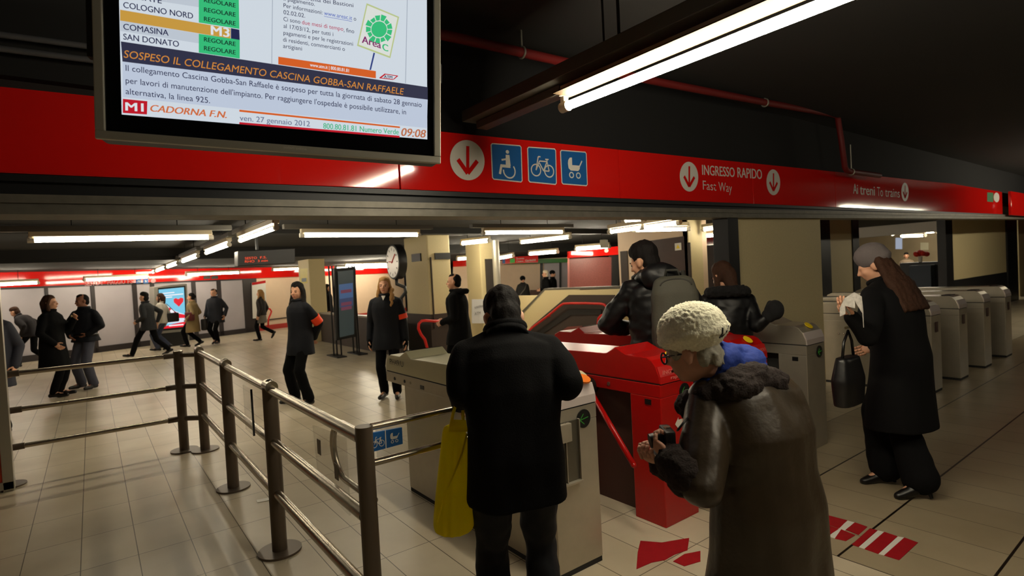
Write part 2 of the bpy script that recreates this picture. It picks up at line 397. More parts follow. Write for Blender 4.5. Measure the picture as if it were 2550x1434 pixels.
MB().cyl(fl(1246, 850), fl(1246, 850) + Z3 * 2.5, .09).build('column', ALU, None, smooth=.6)
for o in list(COL.objects):
    if o.name.startswith('column') and 'kind' not in o: struct(o)
# big column at the right, beige with a brown panel and warning sticker
XD = 9.0
def boxX(px0, px1, z0, z1, X, th, m, name, parent=None, bevel=0.0):
    A, B = onX(px0, 660, X), onX(px1, 660, X)
    return MB().prism([(X, A.y, z0), (X, B.y, z0), (X, B.y, z1), (X, A.y, z1)], (th, 0, 0)).build(name, m, parent, bevel=bevel)
pd = struct(boxX(1541, 1716, 0, 2.62, XD, .6, PINK, 'column', None, .01))
A = onX(1716, 660, XD)
B = onY(1751, 660, A.y - .01)
MB().box(((A.x + B.x) / 2, A.y + .05, 1.31), (B.x - A.x, .12, 2.62)).build('side_face', BEIGE, pd)
A, B = onX(1612, 600, XD - .01), onX(1703, 588, XD - .01)
pnl = MB().prism([(XD - .01, A.y, .3), (XD - .01, B.y, .3), (XD - .01, B.y, B.z), (XD - .01, A.y, A.z)], (.02, 0, 0)).build('brown_panel', mat('brown_board', (60, 38, 32), .5, nscale=4, namt=.35), pd)
A, B = onX(1544, 626, XD - .02), onX(1562, 640, XD - .02)
MB().prism([(XD - .02, A.y, .3), (XD - .02, B.y, .3), (XD - .02, B.y, A.z), (XD - .02, A.y, A.z)], (.03, 0, 0)).build('dark_strip', BROWN, pd)
A, B = onX(1711, 604, XD - .02), onX(1717, 604, XD - .02)
MB().prism([(XD - .02, A.y, .3), (XD - .02, B.y, .3), (XD - .02, B.y, A.z), (XD - .02, A.y, A.z)], (.03, 0, 0)).build('dark_strip', BROWN, pd)
q = [onX(1681, 624, XD - .025), onX(1697, 622, XD - .025), onX(1696, 604, XD - .025), onX(1680, 606, XD - .025)]
ws = MB().prism(q, (.012, 0, 0)).build('warning_sign', WHITE, None); tag(ws, 'small white sign with a yellow warning triangle on the brown column panel', 'sign')
Icon(q, V((-.004, 0, 0))).poly([(.2, .25), (.8, .25), (.5, .82)]).build('triangle', YEL, ws)
# wall beyond, between big column and gate-line post
YD = 11.5
A, B = onY(1745, 640, YD), onY(1840, 640, YD)
struct(MB().box(((A.x + B.x) / 2, YD + .1, 1.3), (B.x - A.x, .2, 2.6)).build('wall_back', mat('brown_back_wall', (84, 52, 40), .6, nscale=8, namt=.2)))
q = [onY(1748, 612, YD - .03), onY(1832, 605, YD - .03), onY(1832, 588, YD - .03), onY(1748, 594, YD - .03)]
struct(MB().prism(q, (0, .05, 0)).build('trim_13', FASC))
# stairwell ---------------------------------------------------------
XP = 5.22                                       # parapet beside the pillar
y0, y1 = fl(1000, 888).y, fl(806, 851).y
zp = onX(815, 783, XP).z
par = struct(MB().box((XP + .08, (11.0 + 17) / 2, zp / 2), (.16, 6.0, zp)).build('wall_left', BROWN))
MB().box((XP + .08, 14, zp + .02), (.2, 6.0, .04)).build('coping', mat('grey_coping', (150, 142, 126), .5), par)
XS = 8.6                                        # far stair wall
def pX(px, py): return onX(px, py, XS)
zb0 = pX(1450, 719).z
sw = [pX(1545, 717), pX(1357, 723), pX(1262, 822), V((XS, pX(1262, 822).y, 0)), V((XS, pX(1545, 717).y, 0))]
stw = struct(MB().prism(sw, (.2, 0, 0)).build('wall_stair', BEIGE))
MB().prism([pX(1545, 712), pX(1356, 718), pX(1258, 816), pX(1262, 824), pX(1358, 725), pX(1545, 719)], (.24, 0, 0)).build('coping', mat('dark_coping', (92, 86, 76), .5), stw)
off = V((-.02, 0, 0))
MB().prism([p + off for p in (pX(1418, 734), pX(1532, 734), V((XS, pX(1536, 820).y, .02)), V((XS, pX(1300, 850).y, .02)), pX(1325, 812))], (.03, 0, 0)).build('brown_panel', BROWN, stw)
MB().prism([p + off * 2 for p in (pX(1420, 770), pX(1500, 770), pX(1501, 783), pX(1424, 784), pX(1346, 836), pX(1340, 825))], (.03, 0, 0)).build('step_band', mat('black_step_band', (24, 20, 19), .6), stw)
MB().prism([p + off * 2 for p in (pX(1388, 832), pX(1417, 813), pX(1453, 811), pX(1457, 862), pX(1380, 864))], (.03, 0, 0)).build('granite_panel', GRAN, stw)
hr = thing('handrail', 'red tubular handrail running down the stair wall with a looped end', 'handrail', pX(1500, 860) + V((-.1, 0, 0)))
pth = [pX(*p) + V((-.12, 0, 0)) for p in ((1318, 830), (1335, 814), (1372, 787), (1405, 760), (1413, 755), (1430, 754), (1470, 754), (1505, 755), (1515, 757), (1521, 764), (1521, 774), (1515, 781), (1506, 785), (1500, 792), (1499, 805), (1500, 830))]
MB().tube(pth, .027).build('rail', REDRAIL, hr, smooth=True)
for p in ((1372, 787), (1470, 754)):
    a = pX(*p); MB().cyl(a + V((-.12, 0, 0)), a + V((.0, 0, 0)), .012).build('bracket', REDRAIL, hr, smooth=.6)
hr2 = thing('handrail', 'red tubular handrail bent down in front of the beige pillar', 'handrail', fl(1064, 885))
YH = 10.55
pth = [onY(*p, YH) for p in ((1068, 880), (1062, 860), (1058, 845), (1048, 832), (1042, 818), (1043, 806), (1050, 799), (1062, 798), (1085, 800), (1120, 796), (1165, 790))]
MB().tube(pth, .03).build('rail', REDRAIL, hr2, smooth=True)
A = onY(1100, 798, YH)
MB().cyl(A, A + V((0, .4, 0)), .014).build('bracket', REDRAIL, hr2, smooth=.6)
# white notice board by the pillar
nb = tag(MB().prism([onY(1176, 745, 11.6), onY(1212, 745, 11.6), onY(1212, 805, 11.6), onY(1176, 805, 11.6)], (0, .03, 0)).build('notice_board', mat('white_board', (205, 205, 205), .5), None), 'white notice board with grey lettering behind the man by the pillar', 'notice board')
for (a, b, t) in (((1182, 768), (1203, 764), 'uscite'), ((1182, 785), (1197, 782), 'ATM')):
    text('lettering', t, onY(*a, 11.59), onY(*b, 11.59), Z3 * .07, mat('grey_print', (110, 110, 112), .6), nb)
# far end of the mezzanine beyond the stairs
def dpl(px, py, d): return at(px, py, d)
def quad(pts, d, th, name, m, parent=None):
    return MB().prism([at(px, py, d) for px, py in pts], FWD * th).build(name, m, parent)
struct(quad([(1130, 1000), (1420, 1000), (1420, 640), (1130, 655)], 22, .2, 'wall_back', PINK))
struct(quad([(1355, 726), (1422, 726), (1422, 654), (1355, 655)], 21.9, .05, 'window_8', glz))
struct(quad([(1345, 652), (1352, 652), (1352, 735), (1345, 735)], 21.8, .05, 'trim_14', BLK))
struct(quad([(1393, 652), (1398, 652), (1398, 735), (1393, 735)], 21.8, .05, 'trim_14', BLK))
struct(quad([(1320, 722), (1425, 722), (1425, 800), (1320, 800)], 21.7, .05, 'baseboard_back', mat('brown_base', (92, 62, 52), .6)))
struct(quad([(1255, 658), (1420, 653), (1420, 643), (1255, 646)], 21.6, .06, 'trim_15', mat('green_band', (46, 130, 40), .35)))
sg = quad([(1250, 657), (1340, 653), (1340, 636), (1250, 641)], 20.6, .12, 'direction_sign', FASC); tag(sg, 'red hanging direction sign with a green square, left of the green band', 'sign')
Icon([at(*p, 20.55) for p in ((1270, 655), (1282, 654), (1282, 643), (1270, 644))], V()).poly([(0, 0), (1, 0), (1, 1), (0, 1)]).build('green_square', mat('green_icon', (60, 180, 60), .5), sg)
Icon([at(*p, 20.55) for p in ((1251, 656), (1258, 656), (1258, 645), (1251, 645))], V()).poly([(0, 0), (1, 0), (1, 1), (0, 1)]).build('blue_square', BLUE, sg)
for a, b, t in (((1286, 646), (1305, 645), 'Duomo'), ((1286, 653), (1303, 652), 'Centro'), ((1308, 651), (1334, 649), 'Garibaldi')):
    text('lettering', t, at(*a, 20.54), at(*b, 20.54), Z3 * .07, WHITE, sg)
struct(MB().prism([at(p[0], p[1], 16.5) for p in ((1292, 736), (1352, 735), (1352, 900), (1292, 900))], FWD * .2).build('wall_stair', BEIGE))
gb = struct(quad([(1418, 930), (1527, 930), (1527, 640), (1418, 640)], 15.2, .5, 'column', GRAN))
quad([(1524, 930), (1541, 930), (1541, 632), (1524, 634)], 15.1, .5, 'black_edge', BLK, gb)
quad([(1416, 642), (1540, 634), (1540, 613), (1416, 626)], 15.0, .3, 'red_band', FASC, gb)
Icon([at(*p, 14.98) for p in ((1504, 630), (1516, 629), (1516, 618), (1504, 619))], V()).disc((.5, .5), .45).build('white_dot', WHITE, gb)
struct(quad([(1128, 1000), (1170, 1000), (1170, 650), (1128, 650)], 19, .2, 'wall_back', PINK))
struct(quad([(1128, 664), (1170, 662), (1170, 648), (1128, 650)], 18.9, .1, 'trim_16', FASC))
# shop seen through the opening on the right
XW = 27.0
def onXq(pts, X): return [onX(px, py, X) for px, py in pts]
struct(MB().box((XW + .1, 9.5, 1.3), (.2, 11, 2.6)).build('wall_right', mat('shop_back_wall', (150, 134, 106), .6, nscale=1.5, namt=.3)))
struct(MB().prism(onXq(((2120, 594), (2362, 574), (2362, 540), (2120, 540)), 21.5), (.15, 0, 0)).build('trim_17', mat('pale_shop_fascia', (200, 192, 182), .5)))
struct(MB().prism(onXq(((2172, 560), (2290, 549), (2290, 545), (2172, 556)), 21.48), (.02, 0, 0)).build('trim_17', REDP))
c0 = onX(2240, 655, 22.5); c1 = onX(2385, 655, 22.5)
ctr = tag(MB().box((22.9, (c0.y + c1.y) / 2, c0.z / 2), (.8, abs(c0.y - c1.y), c0.z)).build('shop_counter', mat('dark_counter', (46, 48, 54), .5), None, bevel=.02), 'dark shop counter seen through the opening right of the black-coated woman', 'counter')
sb0 = onX(2296, 660, 22.2)
tag(MB().box((22.2, sb0.y, sb0.z / 2), (.4, .6, sb0.z)).build('storage_box', mat('blue_grey_box', (70, 80, 96), .6), None, bevel=.01), 'blue-grey box in front of the dark shop counter', 'box')
tag(MB().prism(onXq(((2292, 622), (2312, 622), (2312, 604), (2292, 604)), XW - .02), (.04, 0, 0)).build('poster', mat('pale_poster', (190, 186, 160), .6), None), 'small pale poster on the shop wall behind the counter', 'poster')
tag(MB().prism(onXq(((2342, 648), (2354, 650), (2354, 598), (2342, 598)), XW - .05), (.08, 0, 0)).build('banner', mat('pale_banner', (205, 190, 178), .6), None), 'tall narrow pale banner at the right edge of the shop', 'banner')
fq_ = onX(2292, 648, 22.8)
vs_ = thing('flower_vase', 'red bunch of flowers in a small pale vase on the shop counter', 'flowers', (22.8, fq_.y, c0.z))
MB().cyl((22.8, fq_.y, c0.z), (22.8, fq_.y, c0.z + .2), .05, .07, 16).build('vase', WHITE, vs_, smooth=.6)
fb = MB()
for k in range(11): fb.ell((22.8 + .2 * math.cos(k * 2.4) * (k / 11), fq_.y + .2 * math.sin(k * 2.4) * (k / 11), c0.z + .34 - .08 * (k / 11)), .085)
fb.build('flowers', mat('red_flowers', (214, 40, 24), .6), vs_, smooth=True)
tag(MB().prism(onXq(((2230, 620), (2246, 620), (2246, 592), (2230, 592)), XW - .03), (.05, 0, 0)).build('light_panel', mat('lit_shop_panel', (190, 200, 222), .5, emit=.55), None), 'small lit bluish panel behind the shop worker', 'panel')
# ================================================================== LAMPS
TUBEM = mat('lit_tube', (255, 243, 216), .4, emit=TUBE)
HOUS = mat('cream_lamp_housing', (196, 180, 148), .5)
HOUSD = mat('dark_trunking', (84, 80, 72), .5)
def lamp(A, B, label, group='fluorescent tube lamps', r=.022, drop=.075, trunk=None, name='fluorescent_lamp', hang=True, power=1.):
    """tube from A to B under its housing; drop = tube axis below the housing"""
    A, B = V(A), V(B); d = (B - A).normalized(); mid = (A + B) / 2
    t = thing(name, label, 'lamp', mid, 0, group)
    side = V((-d.y, d.x, 0)).normalized()
    up = Z3 - d * d.z; up.normalize()
    M = Matrix((d, side, up)).transposed().to_4x4(); M.translation = mid
    L = (B - A).length
    MB().box((0, 0, drop), (L + .06, .075, .055), M=M).build('housing', HOUS, t, bevel=.006)
    MB().cyl(A, B, r, seg=18).build('tube', TUBEM if power == 1 else mat('lit_tube_%d' % (power * 10), (255, 243, 216), .4, emit=TUBE * power), t, smooth=.6)
    for e, s in ((A, -1), (B, 1)):
        b = MB().cyl(e - d * s * .012, e + d * s * .045, r * 1.25, seg=18); M2 = M.copy(); M2.translation = e + d * s * .02
        b.box((0, 0, drop / 2), (.03, .035, drop), M=M2); b.build('socket', mat('white_lampholder', (214, 208, 192), .4), t, smooth=.5)
    if hang:
        cz = 3.4 if mid.y < 3.7 else (2.64 if mid.y < 14.4 else 2.40)
        for f in (.2, .8):
            e = A.lerp(B, f) + up * (drop + .02)
            if cz - e.z > .01: MB().cyl(e, (e.x, e.y, cz), .006, seg=8).build('hanger', DARK, t)
    if trunk:
        MB().box((trunk[0], 0, drop + .055), (L + trunk[1], .10, .06), M=M).build('trunking', HOUSD, t, bevel=.006)
    return t
# front lamp over the gates, running away from the camera
fa, fb_ = fl(1412, 264, 2.62), None
xf = fa.x
lt = lamp((xf, fa.y - 1.53, 2.62), (xf, fa.y, 2.62), 'big bright tube lamp running overhead towards the camera, in front of the red band', r=.024, drop=.085, power=3.)
MB().box((xf - .06, (.55 + YB) / 2, 2.78), (.12, YB - .56, .075)).build('trunking', HOUSD, lt, bevel=.005)
MB().box((xf, fa.y + .44, 2.715), (.09, .86, .05)).build('blank_cover', HOUSD, lt, bevel=.005)
MB().box((xf - .052, fa.y - .765, 2.672), (.135, 1.5, .006)).build('reflector_plate', mat('cream_reflector', (70, 56, 38), .7, spec=.1), lt)
for y in (.75, 1.9): MB().cyl((xf - .06, y, 2.8), (xf - .06, y, 3.42), .008).build('hanger', DARK, lt)
# unseen tubes: two added to light gates and hat, then the row reflected at right
lamp((7.2, -1.9, 2.80), (8.7, -1.9, 2.80), 'unseen tube lamp added overhead in the front hall to brighten the gates')
lamp((xf, -1.0, 2.62), (xf, .5, 2.62), 'unseen tube lamp added behind the big bright one to brighten the white hat', power=2.2)
for k in range(3): lamp((13.8 + 1.75 * k, .92, 2.80), (15.3 + 1.75 * k, .92, 2.80), 'tube lamp in the row along the right of the front hall', power=2.)
# inner hall: row across
YR = 7.6
for (p, q_, lab) in (((82, 598), (521, 591), 'long tube lamp across the hall above the men at left'), ((755, 586), (1040, 585), 'long tube lamp across the hall above the blond attendant'), ((1206, 580), (1400, 578), 'long tube lamp across the hall above the man at the ticket gate')):
    A, B = onY(*p, YR), onY(*q_, YR); lamp(A, B, lab, r=.024, drop=.06, trunk=(-.0, .5))
# inner hall: row running away
def alongY(px, X, z):
    lo, hi = 4.0, 80.0
    for _ in range(50):
        m_ = (lo + hi) / 2; c = RW.transposed() @ (V((X, m_, z)) - O)
        if CX + F * c.x / -c.z > px: lo = m_
        else: hi = m_
    return V((X, lo, z))
for i, (p, q_, z, lab) in enumerate((((686, 556), (599, 598), 2.27, 'nearest tube lamp of the row running away from the red band'), ((570, 606), (514, 631), 2.27, 'second tube lamp of the row running away'), ((492, 634), (456, 651), 2.28, 'third tube lamp of the row running away'), ((442, 655), (418, 666), 2.28, 'fourth tube lamp of the row running away'), ((411, 669), (391, 678), 2.28, 'fifth tube lamp of the row running away'), ((385, 681), (370, 689), 2.28, 'last and farthest tube lamp of the row running away'))):
    A, B = alongY(p[0], 1.60, 2.285), alongY(q_[0], 1.60, 2.285); lamp(A, B, lab, trunk=(0, .5), r=.022 + .002 * i)
# along the far wall
for i, (p, q_, lab) in enumerate((((-160, 716), (92, 704), 'far wall tube lamp at the left edge above the man behind the frame'), ((212, 697), (366, 690), 'far wall tube lamp left of the advertising light box'), ((465, 684), (594, 679), 'far wall tube lamp right of the advertising light box'), ((680, 672), (746, 669), 'far wall tube lamp beside the yellow notice'))):
    lamp(far(*p, 1.2), far(*q_, 1.2), lab, r=.032)
lamp(far(835, 668, 1.3), far(1000, 663, 1.3), 'long far tube lamp behind the clock, close to the far red band', r=.036, power=1.5)
lamp(at(862, 661, 19), at(966, 659, 18.6), 'tube lamp in front of the red band right of the totem', r=.04, power=2.5)
for p, q_, d0, d1, lab in (((1152, 606), (1217, 599), 13.2, 12.6, 'short tube lamp right of the pillar top'), ((1299, 604), (1418, 591), 12.4, 11.2, 'slanted tube lamp below the row, above the stair wall'), ((1320, 632), (1387, 627), 16, 15.2, 'tube lamp above the two men behind the stair wall'), ((1436, 620), (1515, 614), 14.2, 13.6, 'tube lamp in front of the granite block'), ((1231, 645), (1277, 637), 17.5, 16.4, 'tube lamp beside the silver pole'), ((1140, 645), (1166, 643), 17, 17, 'small far tube lamp between the two columns'),
        ((1521, 577), (1600, 566), 8.2, 7.8, 'left tube lamp of the slanted pair over the brown-panelled column'), ((1601, 567), (1688, 554), 7.8, 7.3, 'right tube lamp of the slanted pair over the brown-panelled column'), ((1582, 573), (1711, 570), 8.5, 8.3, 'level tube lamp just under the slanted pair'), ((1753, 572), (1812, 564), 10.6, 10.2, 'upper tube lamp left of the gate-line post'), ((1757, 588), (1815, 583), 11.2, 10.8, 'lower tube lamp left of the gate-line post'), ((1557, 548), (1600, 545), 7.0, 6.8, 'tube lamp partly hidden by the shutter rail')):
    lamp(at(*p, d0), at(*q_, d1), lab, r=.026 if d0 < 13 else .038, power=1. if d0 < 13 else 2.5)
for p, q_, lab in (((2222, 583), (2242, 580), 'small shop ceiling lamp at left'), ((2248, 588), (2302, 586), 'long shop ceiling lamp in the middle'), ((2300, 570), (2356, 567), 'upper right shop ceiling lamp'), ((2297, 578), (2330, 576), 'lower right shop ceiling lamp')):
    lamp(onX(*p, 24.6), onX(*q_, 24.0), lab, 'shop ceiling lamps', r=.05)
# red sprinkler pipe over the fascia
pp = thing('sprinkler_pipe', 'thin red pipe hung under the dark ceiling and dropping to the red band', 'pipe', onY(2100, 425, 3.05))
pts = [onY(*p, 3.12) for p in ((880, 40), (1110, 88), (1430, 160), (1650, 206), (1900, 254), (2070, 284), (2083, 288), (2087, 298), (2095, 350), (2104, 416), (2108, 424), (2117, 427), (2190, 437))]
MB().tube(pts, .034).build('pipe', mat('dull_red_pipe', (112, 22, 20), .55), pp, smooth=True)
for p in ((1905, 256), (1300, 131), (2120, 428)):
    a = onY(*p, 3.12); b = MB().cyl(a, (a.x, a.y, min(3.42, a.z + .35)), .008); b.torus(a, .038, .008, Matrix.Rotation(math.pi / 2, 3, 'Y')); b.build('hanger', ALU, pp)
# ================================================================== INFORMATION SCREEN
def scr_axes(yaw, tilt, roll):
    e1 = V((math.cos(yaw), math.sin(yaw), 0)); nh = V((math.sin(yaw), -math.cos(yaw), 0))
    e2 = math.cos(tilt) * Z3 + math.sin(tilt) * nh
    return (math.cos(roll) * e1 + math.sin(roll) * e2), (math.cos(roll) * e2 - math.sin(roll) * e1)
E1, E2 = scr_axes(-.266, .030, -.047); EN = E1.cross(E2)          # EN points to the viewer
SB = onY(236, 344, 2.3)
sh = lambda px, py, off=0.: onP(px, py, SB + EN * off, EN)
su = lambda px, py, off=0.: ((sh(px, py, off) - SB).dot(E1), (sh(px, py, off) - SB).dot(E2))
def sp(u, v, off=0.): return SB + E1 * u + E2 * v + EN * off
W_ = su(1098, 399)[0]; Hh = .73
scr = thing('information_screen', 'big hanging information screen with a metal frame showing metro service notices', 'screen', sp(W_ / 2, 0))
fw = .028
fr = MB()
def sbox(mb, u0, u1, v0, v1, o0, o1): mb.prism([sp(u0, v0, o0), sp(u1, v0, o0), sp(u1, v1, o0), sp(u0, v1, o0)], EN * (o1 - o0)); return mb
for u0, u1, v0, v1 in ((0, W_, 0, fw), (0, W_, Hh - fw, Hh), (0, fw, fw, Hh - fw), (W_ - fw, W_, fw, Hh - fw)): sbox(fr, u0, u1, v0, v1, -.02, .0)
fr.build('frame', ALU, scr, bevel=.003)
sbox(MB(), .004, W_ - .004, .004, Hh - .004, -.12, -.02).build('case', BLK, scr, bevel=.01)
sbox(MB(), fw, W_ - fw, fw, Hh - fw, -.02, -.012).build('bezel', mat('black_glass_bezel', (8, 8, 10), .15), scr)
D0 = -.010
du0, dv0 = su(303, 285, D0); du1, dv1 = su(1064, 347, D0); dw = du1 - du0; dh = .60
def em(name, rgb, k=1.): return mat('screen_' + name, rgb, .3, emit=SCREEN * k)
disp = MB().poly([sh(303, 285, D0), sh(1064, 347, D0), sp(du1, dv1 + dh, D0), sp(du0, dv0 + dh, D0)]).build('display', em('white', (226, 236, 246)), scr)
D1 = -.009
def srect(name, pts, m, lvl=1):
    o = MB().poly([sh(x, y, D0 + .0006 * lvl) for x, y in pts]).build(name, m, disp); return o
def stx(s, a, b, cap, m, bold=0., shear=0., lvl=4, name='text_line'):
    A, B = sh(*a, D0 + .0006 * lvl), sh(*b, D0 + .0006 * lvl); C_ = sh(a[0], a[1] - cap, D0 + .0006 * lvl)
    return text(name, s, A, B, E2 * (C_ - A).dot(E2), m, disp, bold, shear)
NAVY = em('navy', (36, 42, 84)); GREEN = em('green', (58, 205, 132)); ORG = em('amber', (216, 166, 72)); DORG = em('orange', (232, 104, 40)); TXTD = em('dark_text', (36, 40, 80)); TXB = em('black_text', (20, 40, 40)); WHT = em('pure_white', (240, 245, 250)); RED_ = em('red', (206, 24, 44)); ROWS = em('row_grey', (206, 216, 228)); SLATE = em('slate', (52, 54, 78))
srect('table_row', [(297, -40), (495, -8), (495, 18), (298, -12)], ROWS)
srect('table_row', [(299, 51), (495, 84), (495, 108), (300, 77)], ROWS)
srect('status_cell', [(495, 56), (596, 72), (594, -40), (495, -58)], GREEN); srect('status_cell', [(495, 131), (597, 146), (597, 99), (495, 84)], GREEN)
for s_, a, b in (('REGOLARE', (508, 5), (587, 19)), ('REGOLARE', (508, 29), (587, 42)), ('REGOLARE', (508, 52), (587, 64)), ('REGOLARE', (508, 103), (587, 115)), ('REGOLARE', (508, 125), (587, 136))): stx(s_, a, b, 11, TXB, .02)
for s_, a, b in (('GESSATE', (308, -8), (403, 9)), ('COLOGNO NORD', (307, 19), (481, 47)), ('COMASINA', (307, 73), (420, 89)), ('SAN DONATO', (307, 98), (446, 117))): stx(s_, a, b, 15, TXTD, .015)
srect('line_bar', [(299, 51), (574, 96), (574, 71), (299, 24)], ORG); srect('line_bar', [(575, 96), (597, 100), (596, 74), (575, 70)], NAVY)
stx('M3', (525, 86), (572, 93), 23, WHT, .03)
srect('headline_band', [(305, 153), (1065, 248), (1065, 217), (301, 103)], SLATE)
stx('SOSPESO IL COLLEGAMENTO CASCINA GOBBA-SAN RAFFAELE', (308, 143), (1006, 236), 19, em('headline', (228, 148, 62)), 0., .18)
srect('notice_box', [(306, 242), (1063, 319), (1065, 248), (305, 153)], em('notice_blue', (206, 218, 238)))
stx('Il collegamento Cascina Gobba-San Raffaele è sospeso per tutta la giornata di sabato 28 gennaio', (313, 176), (1050, 267), 15, TXTD)
stx("per lavori di manutenzione dell'impianto. Per raggiungere l'ospedale è possibile utilizzare, in", (313, 207), (1011, 285), 15, TXTD)
stx('alternativa, la linea 925.', (313, 234), (523, 257), 15, TXTD)
srect('line_badge', [(306, 281), (366, 285), (367, 252), (306, 246)], RED_); stx('M1', (312, 275), (358, 278), 21, WHT, .03)
stx('CADORNA F.N.', (374, 277), (565, 294), 17, em('orange_name', (226, 120, 70)), .03, .25)
srect('orange_line', [(596, 278), (996, 319), (996, 315), (596, 273)], DORG); srect('red_line', [(596, 309), (995, 343), (995, 338), (596, 304)], RED_)
stx('ven. 27 gennaio 2012', (597, 300), (772, 315), 14, em('grey_blue', (120, 130, 160)), .01)
stx('800.80.81.81 Numero Verde', (805, 320), (993, 335), 14, em('phone_green', (66, 196, 140)), .01)
stx('09:08', (999, 338), (1061, 343), 20, em('clock_orange', (204, 120, 80)), .02, .2)
for a, b in (((678, -30), (676, 160)), ((1014, -30), (1009, 207))): srect('panel_line', [(a[0], a[1]), (b[0], b[1]), (b[0] + 1.6, b[1]), (a[0] + 1.6, a[1])], em('pale_line', (170, 180, 196)))
for s_, a, b, m_ in (('la cerchia dei Bastioni', (735, -4), (880, 18), TXTD), ('il pagamento.', (706, 1), (784, 15), TXTD), ('Per informazioni:', (706, 18), (803, 36), TXTD), ('www.areac.it', (807, 37), (877, 50), em('link_blue', (70, 100, 200))), ('o', (881, 51), (887, 52), TXTD), ('02.02.02.', (706, 35), (760, 44), TXTD), ('Ci sono', (706, 52), (748, 59), TXTD), ('due mesi di tempo', (752, 60), (855, 77), em('crimson', (196, 34, 84))), (', fino', (856, 79), (882, 83), TXTD), ('al 17/03/12, per tutti i', (706, 69), (830, 90), TXTD), ('pagamenti e per le registrazioni', (706, 86), (879, 114), TXTD), ('di residenti, commercianti o', (705, 103), (859, 127), TXTD), ('artigiani', (705, 119), (752, 126), TXTD)):
    stx(s_, a, b, 10.5, m_)
srect('link_underline', [(807, 41), (877, 54), (877, 53), (807, 40)], em('link_blue', (70, 100, 200)))
srect('web_banner', [(693, 160), (936, 195), (936, 177), (693, 141)], DORG); stx('www.atm.it | 800.80.81.81', (772, 165), (869, 180), 8.5, WHT, .015)
srect('sign_pole', [(920, 174), (924, 174), (934, 132), (930, 131)], em('pole_blue', (50, 70, 140)), 1)
srect('sign_board', [(889, 114), (972, 145), (994, 42), (913, 8)], em('sign_edge', (200, 214, 150)), 2); srect('sign_board', [(893, 111), (970, 140), (990, 44), (915, 13)], em('sign_white', (238, 242, 236)), 3)
cx, cy = 944, 70
for k in range(13):
    a0_, a1_ = 2 * math.pi * (k + .08) / 13, 2 * math.pi * (k + .92) / 13
    r0, r1 = 23, (36 + 3 * math.sin(k * 2.1))
    pts_ = [(cx + r * math.cos(a) * .92, cy + r * math.sin(a) * .98 + 3) for r, a in ((r0, a0_), (r1, a0_), (r1, a1_), (r0, a1_))]
    srect('map_segment', pts_[::-1], GREEN, 4)
srect('map_centre', [(cx + 19.5 * math.cos(-2 * math.pi * k / 20), cy + 3 + 20 * math.sin(-2 * math.pi * k / 20)) for k in range(20)], GREEN, 4)
stx('Area', (901, 106), (949, 121), 18, em('purple', (136, 40, 110)), .02, lvl=5); stx('C', (952, 124), (967, 129), 17, GREEN, .03, lvl=5)
for p in ([(945, 193), (948, 195), (960, 186), (957, 184)], [(957, 185), (990, 190), (990, 188), (957, 183)], [(978, 198), (981, 198), (992, 189), (989, 188)], [(945, 195), (979, 199), (979, 197), (945, 193)]): srect('logo_stroke', p, RED_)
stx('ATM', (956, 194), (977, 196), 7, NAVY, .02)
text('maker_name', 'solari udine', sh(706, 369, .001), sh(764, 374, .001), E2 * .009, mat('pale_print', (206, 204, 192), .5), scr)
bk = sbox(MB(), -.03, .0, .28, .9, -.09, -.05); bk.build('side_bracket', DARK, scr, bevel=.003)
sbox(MB(), W_ , W_ + .018, .34, .42, -.09, -.05).build('side_bracket', DARK, scr, bevel=.003)
for u in (.3, W_ - .3):
    p = sp(u, Hh - .05, -.08); MB().cyl(p, (p.x, p.y, 3.42), .025).build('ceiling_pole', DARK, scr, smooth=.6)
# two thin conduits on the dark wall at the left of the screen
cd = tag(MB().tube([onY(-200, 55, 3.28), onY(0, 86, 3.28), onY(232, 117, 3.28), onY(400, 140, 3.28)], .014).build('conduit', mat('grey_conduit', (84, 84, 88), .5), None, smooth=True), 'upper of the two thin conduits on the black wall left of the screen', 'conduit')
cd = tag(MB().tube([onY(-200, 97, 3.28), onY(0, 121, 3.28), onY(232, 150, 3.28), onY(400, 170, 3.28)], .014).build('conduit', mat('grey_conduit', (84, 84, 88), .5), None, smooth=True), 'lower of the two thin conduits on the black wall left of the screen', 'conduit')
# ================================================================== SIGNS ON THE RED BAND
LF = V((0, -.004, 0))
def fq(*pts): return [onY(x, y, YB) for x, y in pts]
def fsign(name, label, plate, m, icon, group=None):
    """plate: four pixels bl, br, tr, tl"""
    q = fq(*plate); t = thing(name, label, 'sign', (q[0] + q[1]) / 2, 0, group)
    Icon(q, LF * .6).poly([(.05, 0), (.95, 0), (1, .05), (1, .95), (.95, 1), (.05, 1), (0, .95), (0, .05)]).build('border', WHITE, t)
    Icon(q, LF * .9).poly([(.06, .03), (.94, .03), (.97, .06), (.97, .94), (.94, .97), (.06, .97), (.03, .94), (.03, .06)]).build('plate', m, t)
    icon(Icon(q, LF * 1.3)).build('pictogram', WHITE, t)
def arrsign(label, cxp, cyp, rx, ry):
    q = fq((cxp - rx, cyp + ry - rx * .06), (cxp + rx, cyp + ry + rx * .06), (cxp + rx, cyp - ry + rx * .1), (cxp - rx, cyp - ry - rx * .1))
    t = thing('arrow_sign', label, 'sign', (q[0] + q[1]) / 2)
    Icon(q, LF * .9).disc((.5, .5), .5, 40).build('disc', WHITE, t); arrow(Icon(q, LF * 1.3)).build('arrow', FASC, t)
arrsign('largest white round down-arrow sign, left of the wheelchair sign', 1163, 399, 43, 50)
fsign('wheelchair_sign', 'blue square wheelchair sign on the red band', ((1225, 447), (1301, 455), (1298, 362), (1221, 356)), BLUE, chair_icon)
fsign('bicycle_sign', 'blue square bicycle sign on the red band', ((1315, 454), (1386, 461), (1384, 370), (1312, 365)), BLUE, bike)
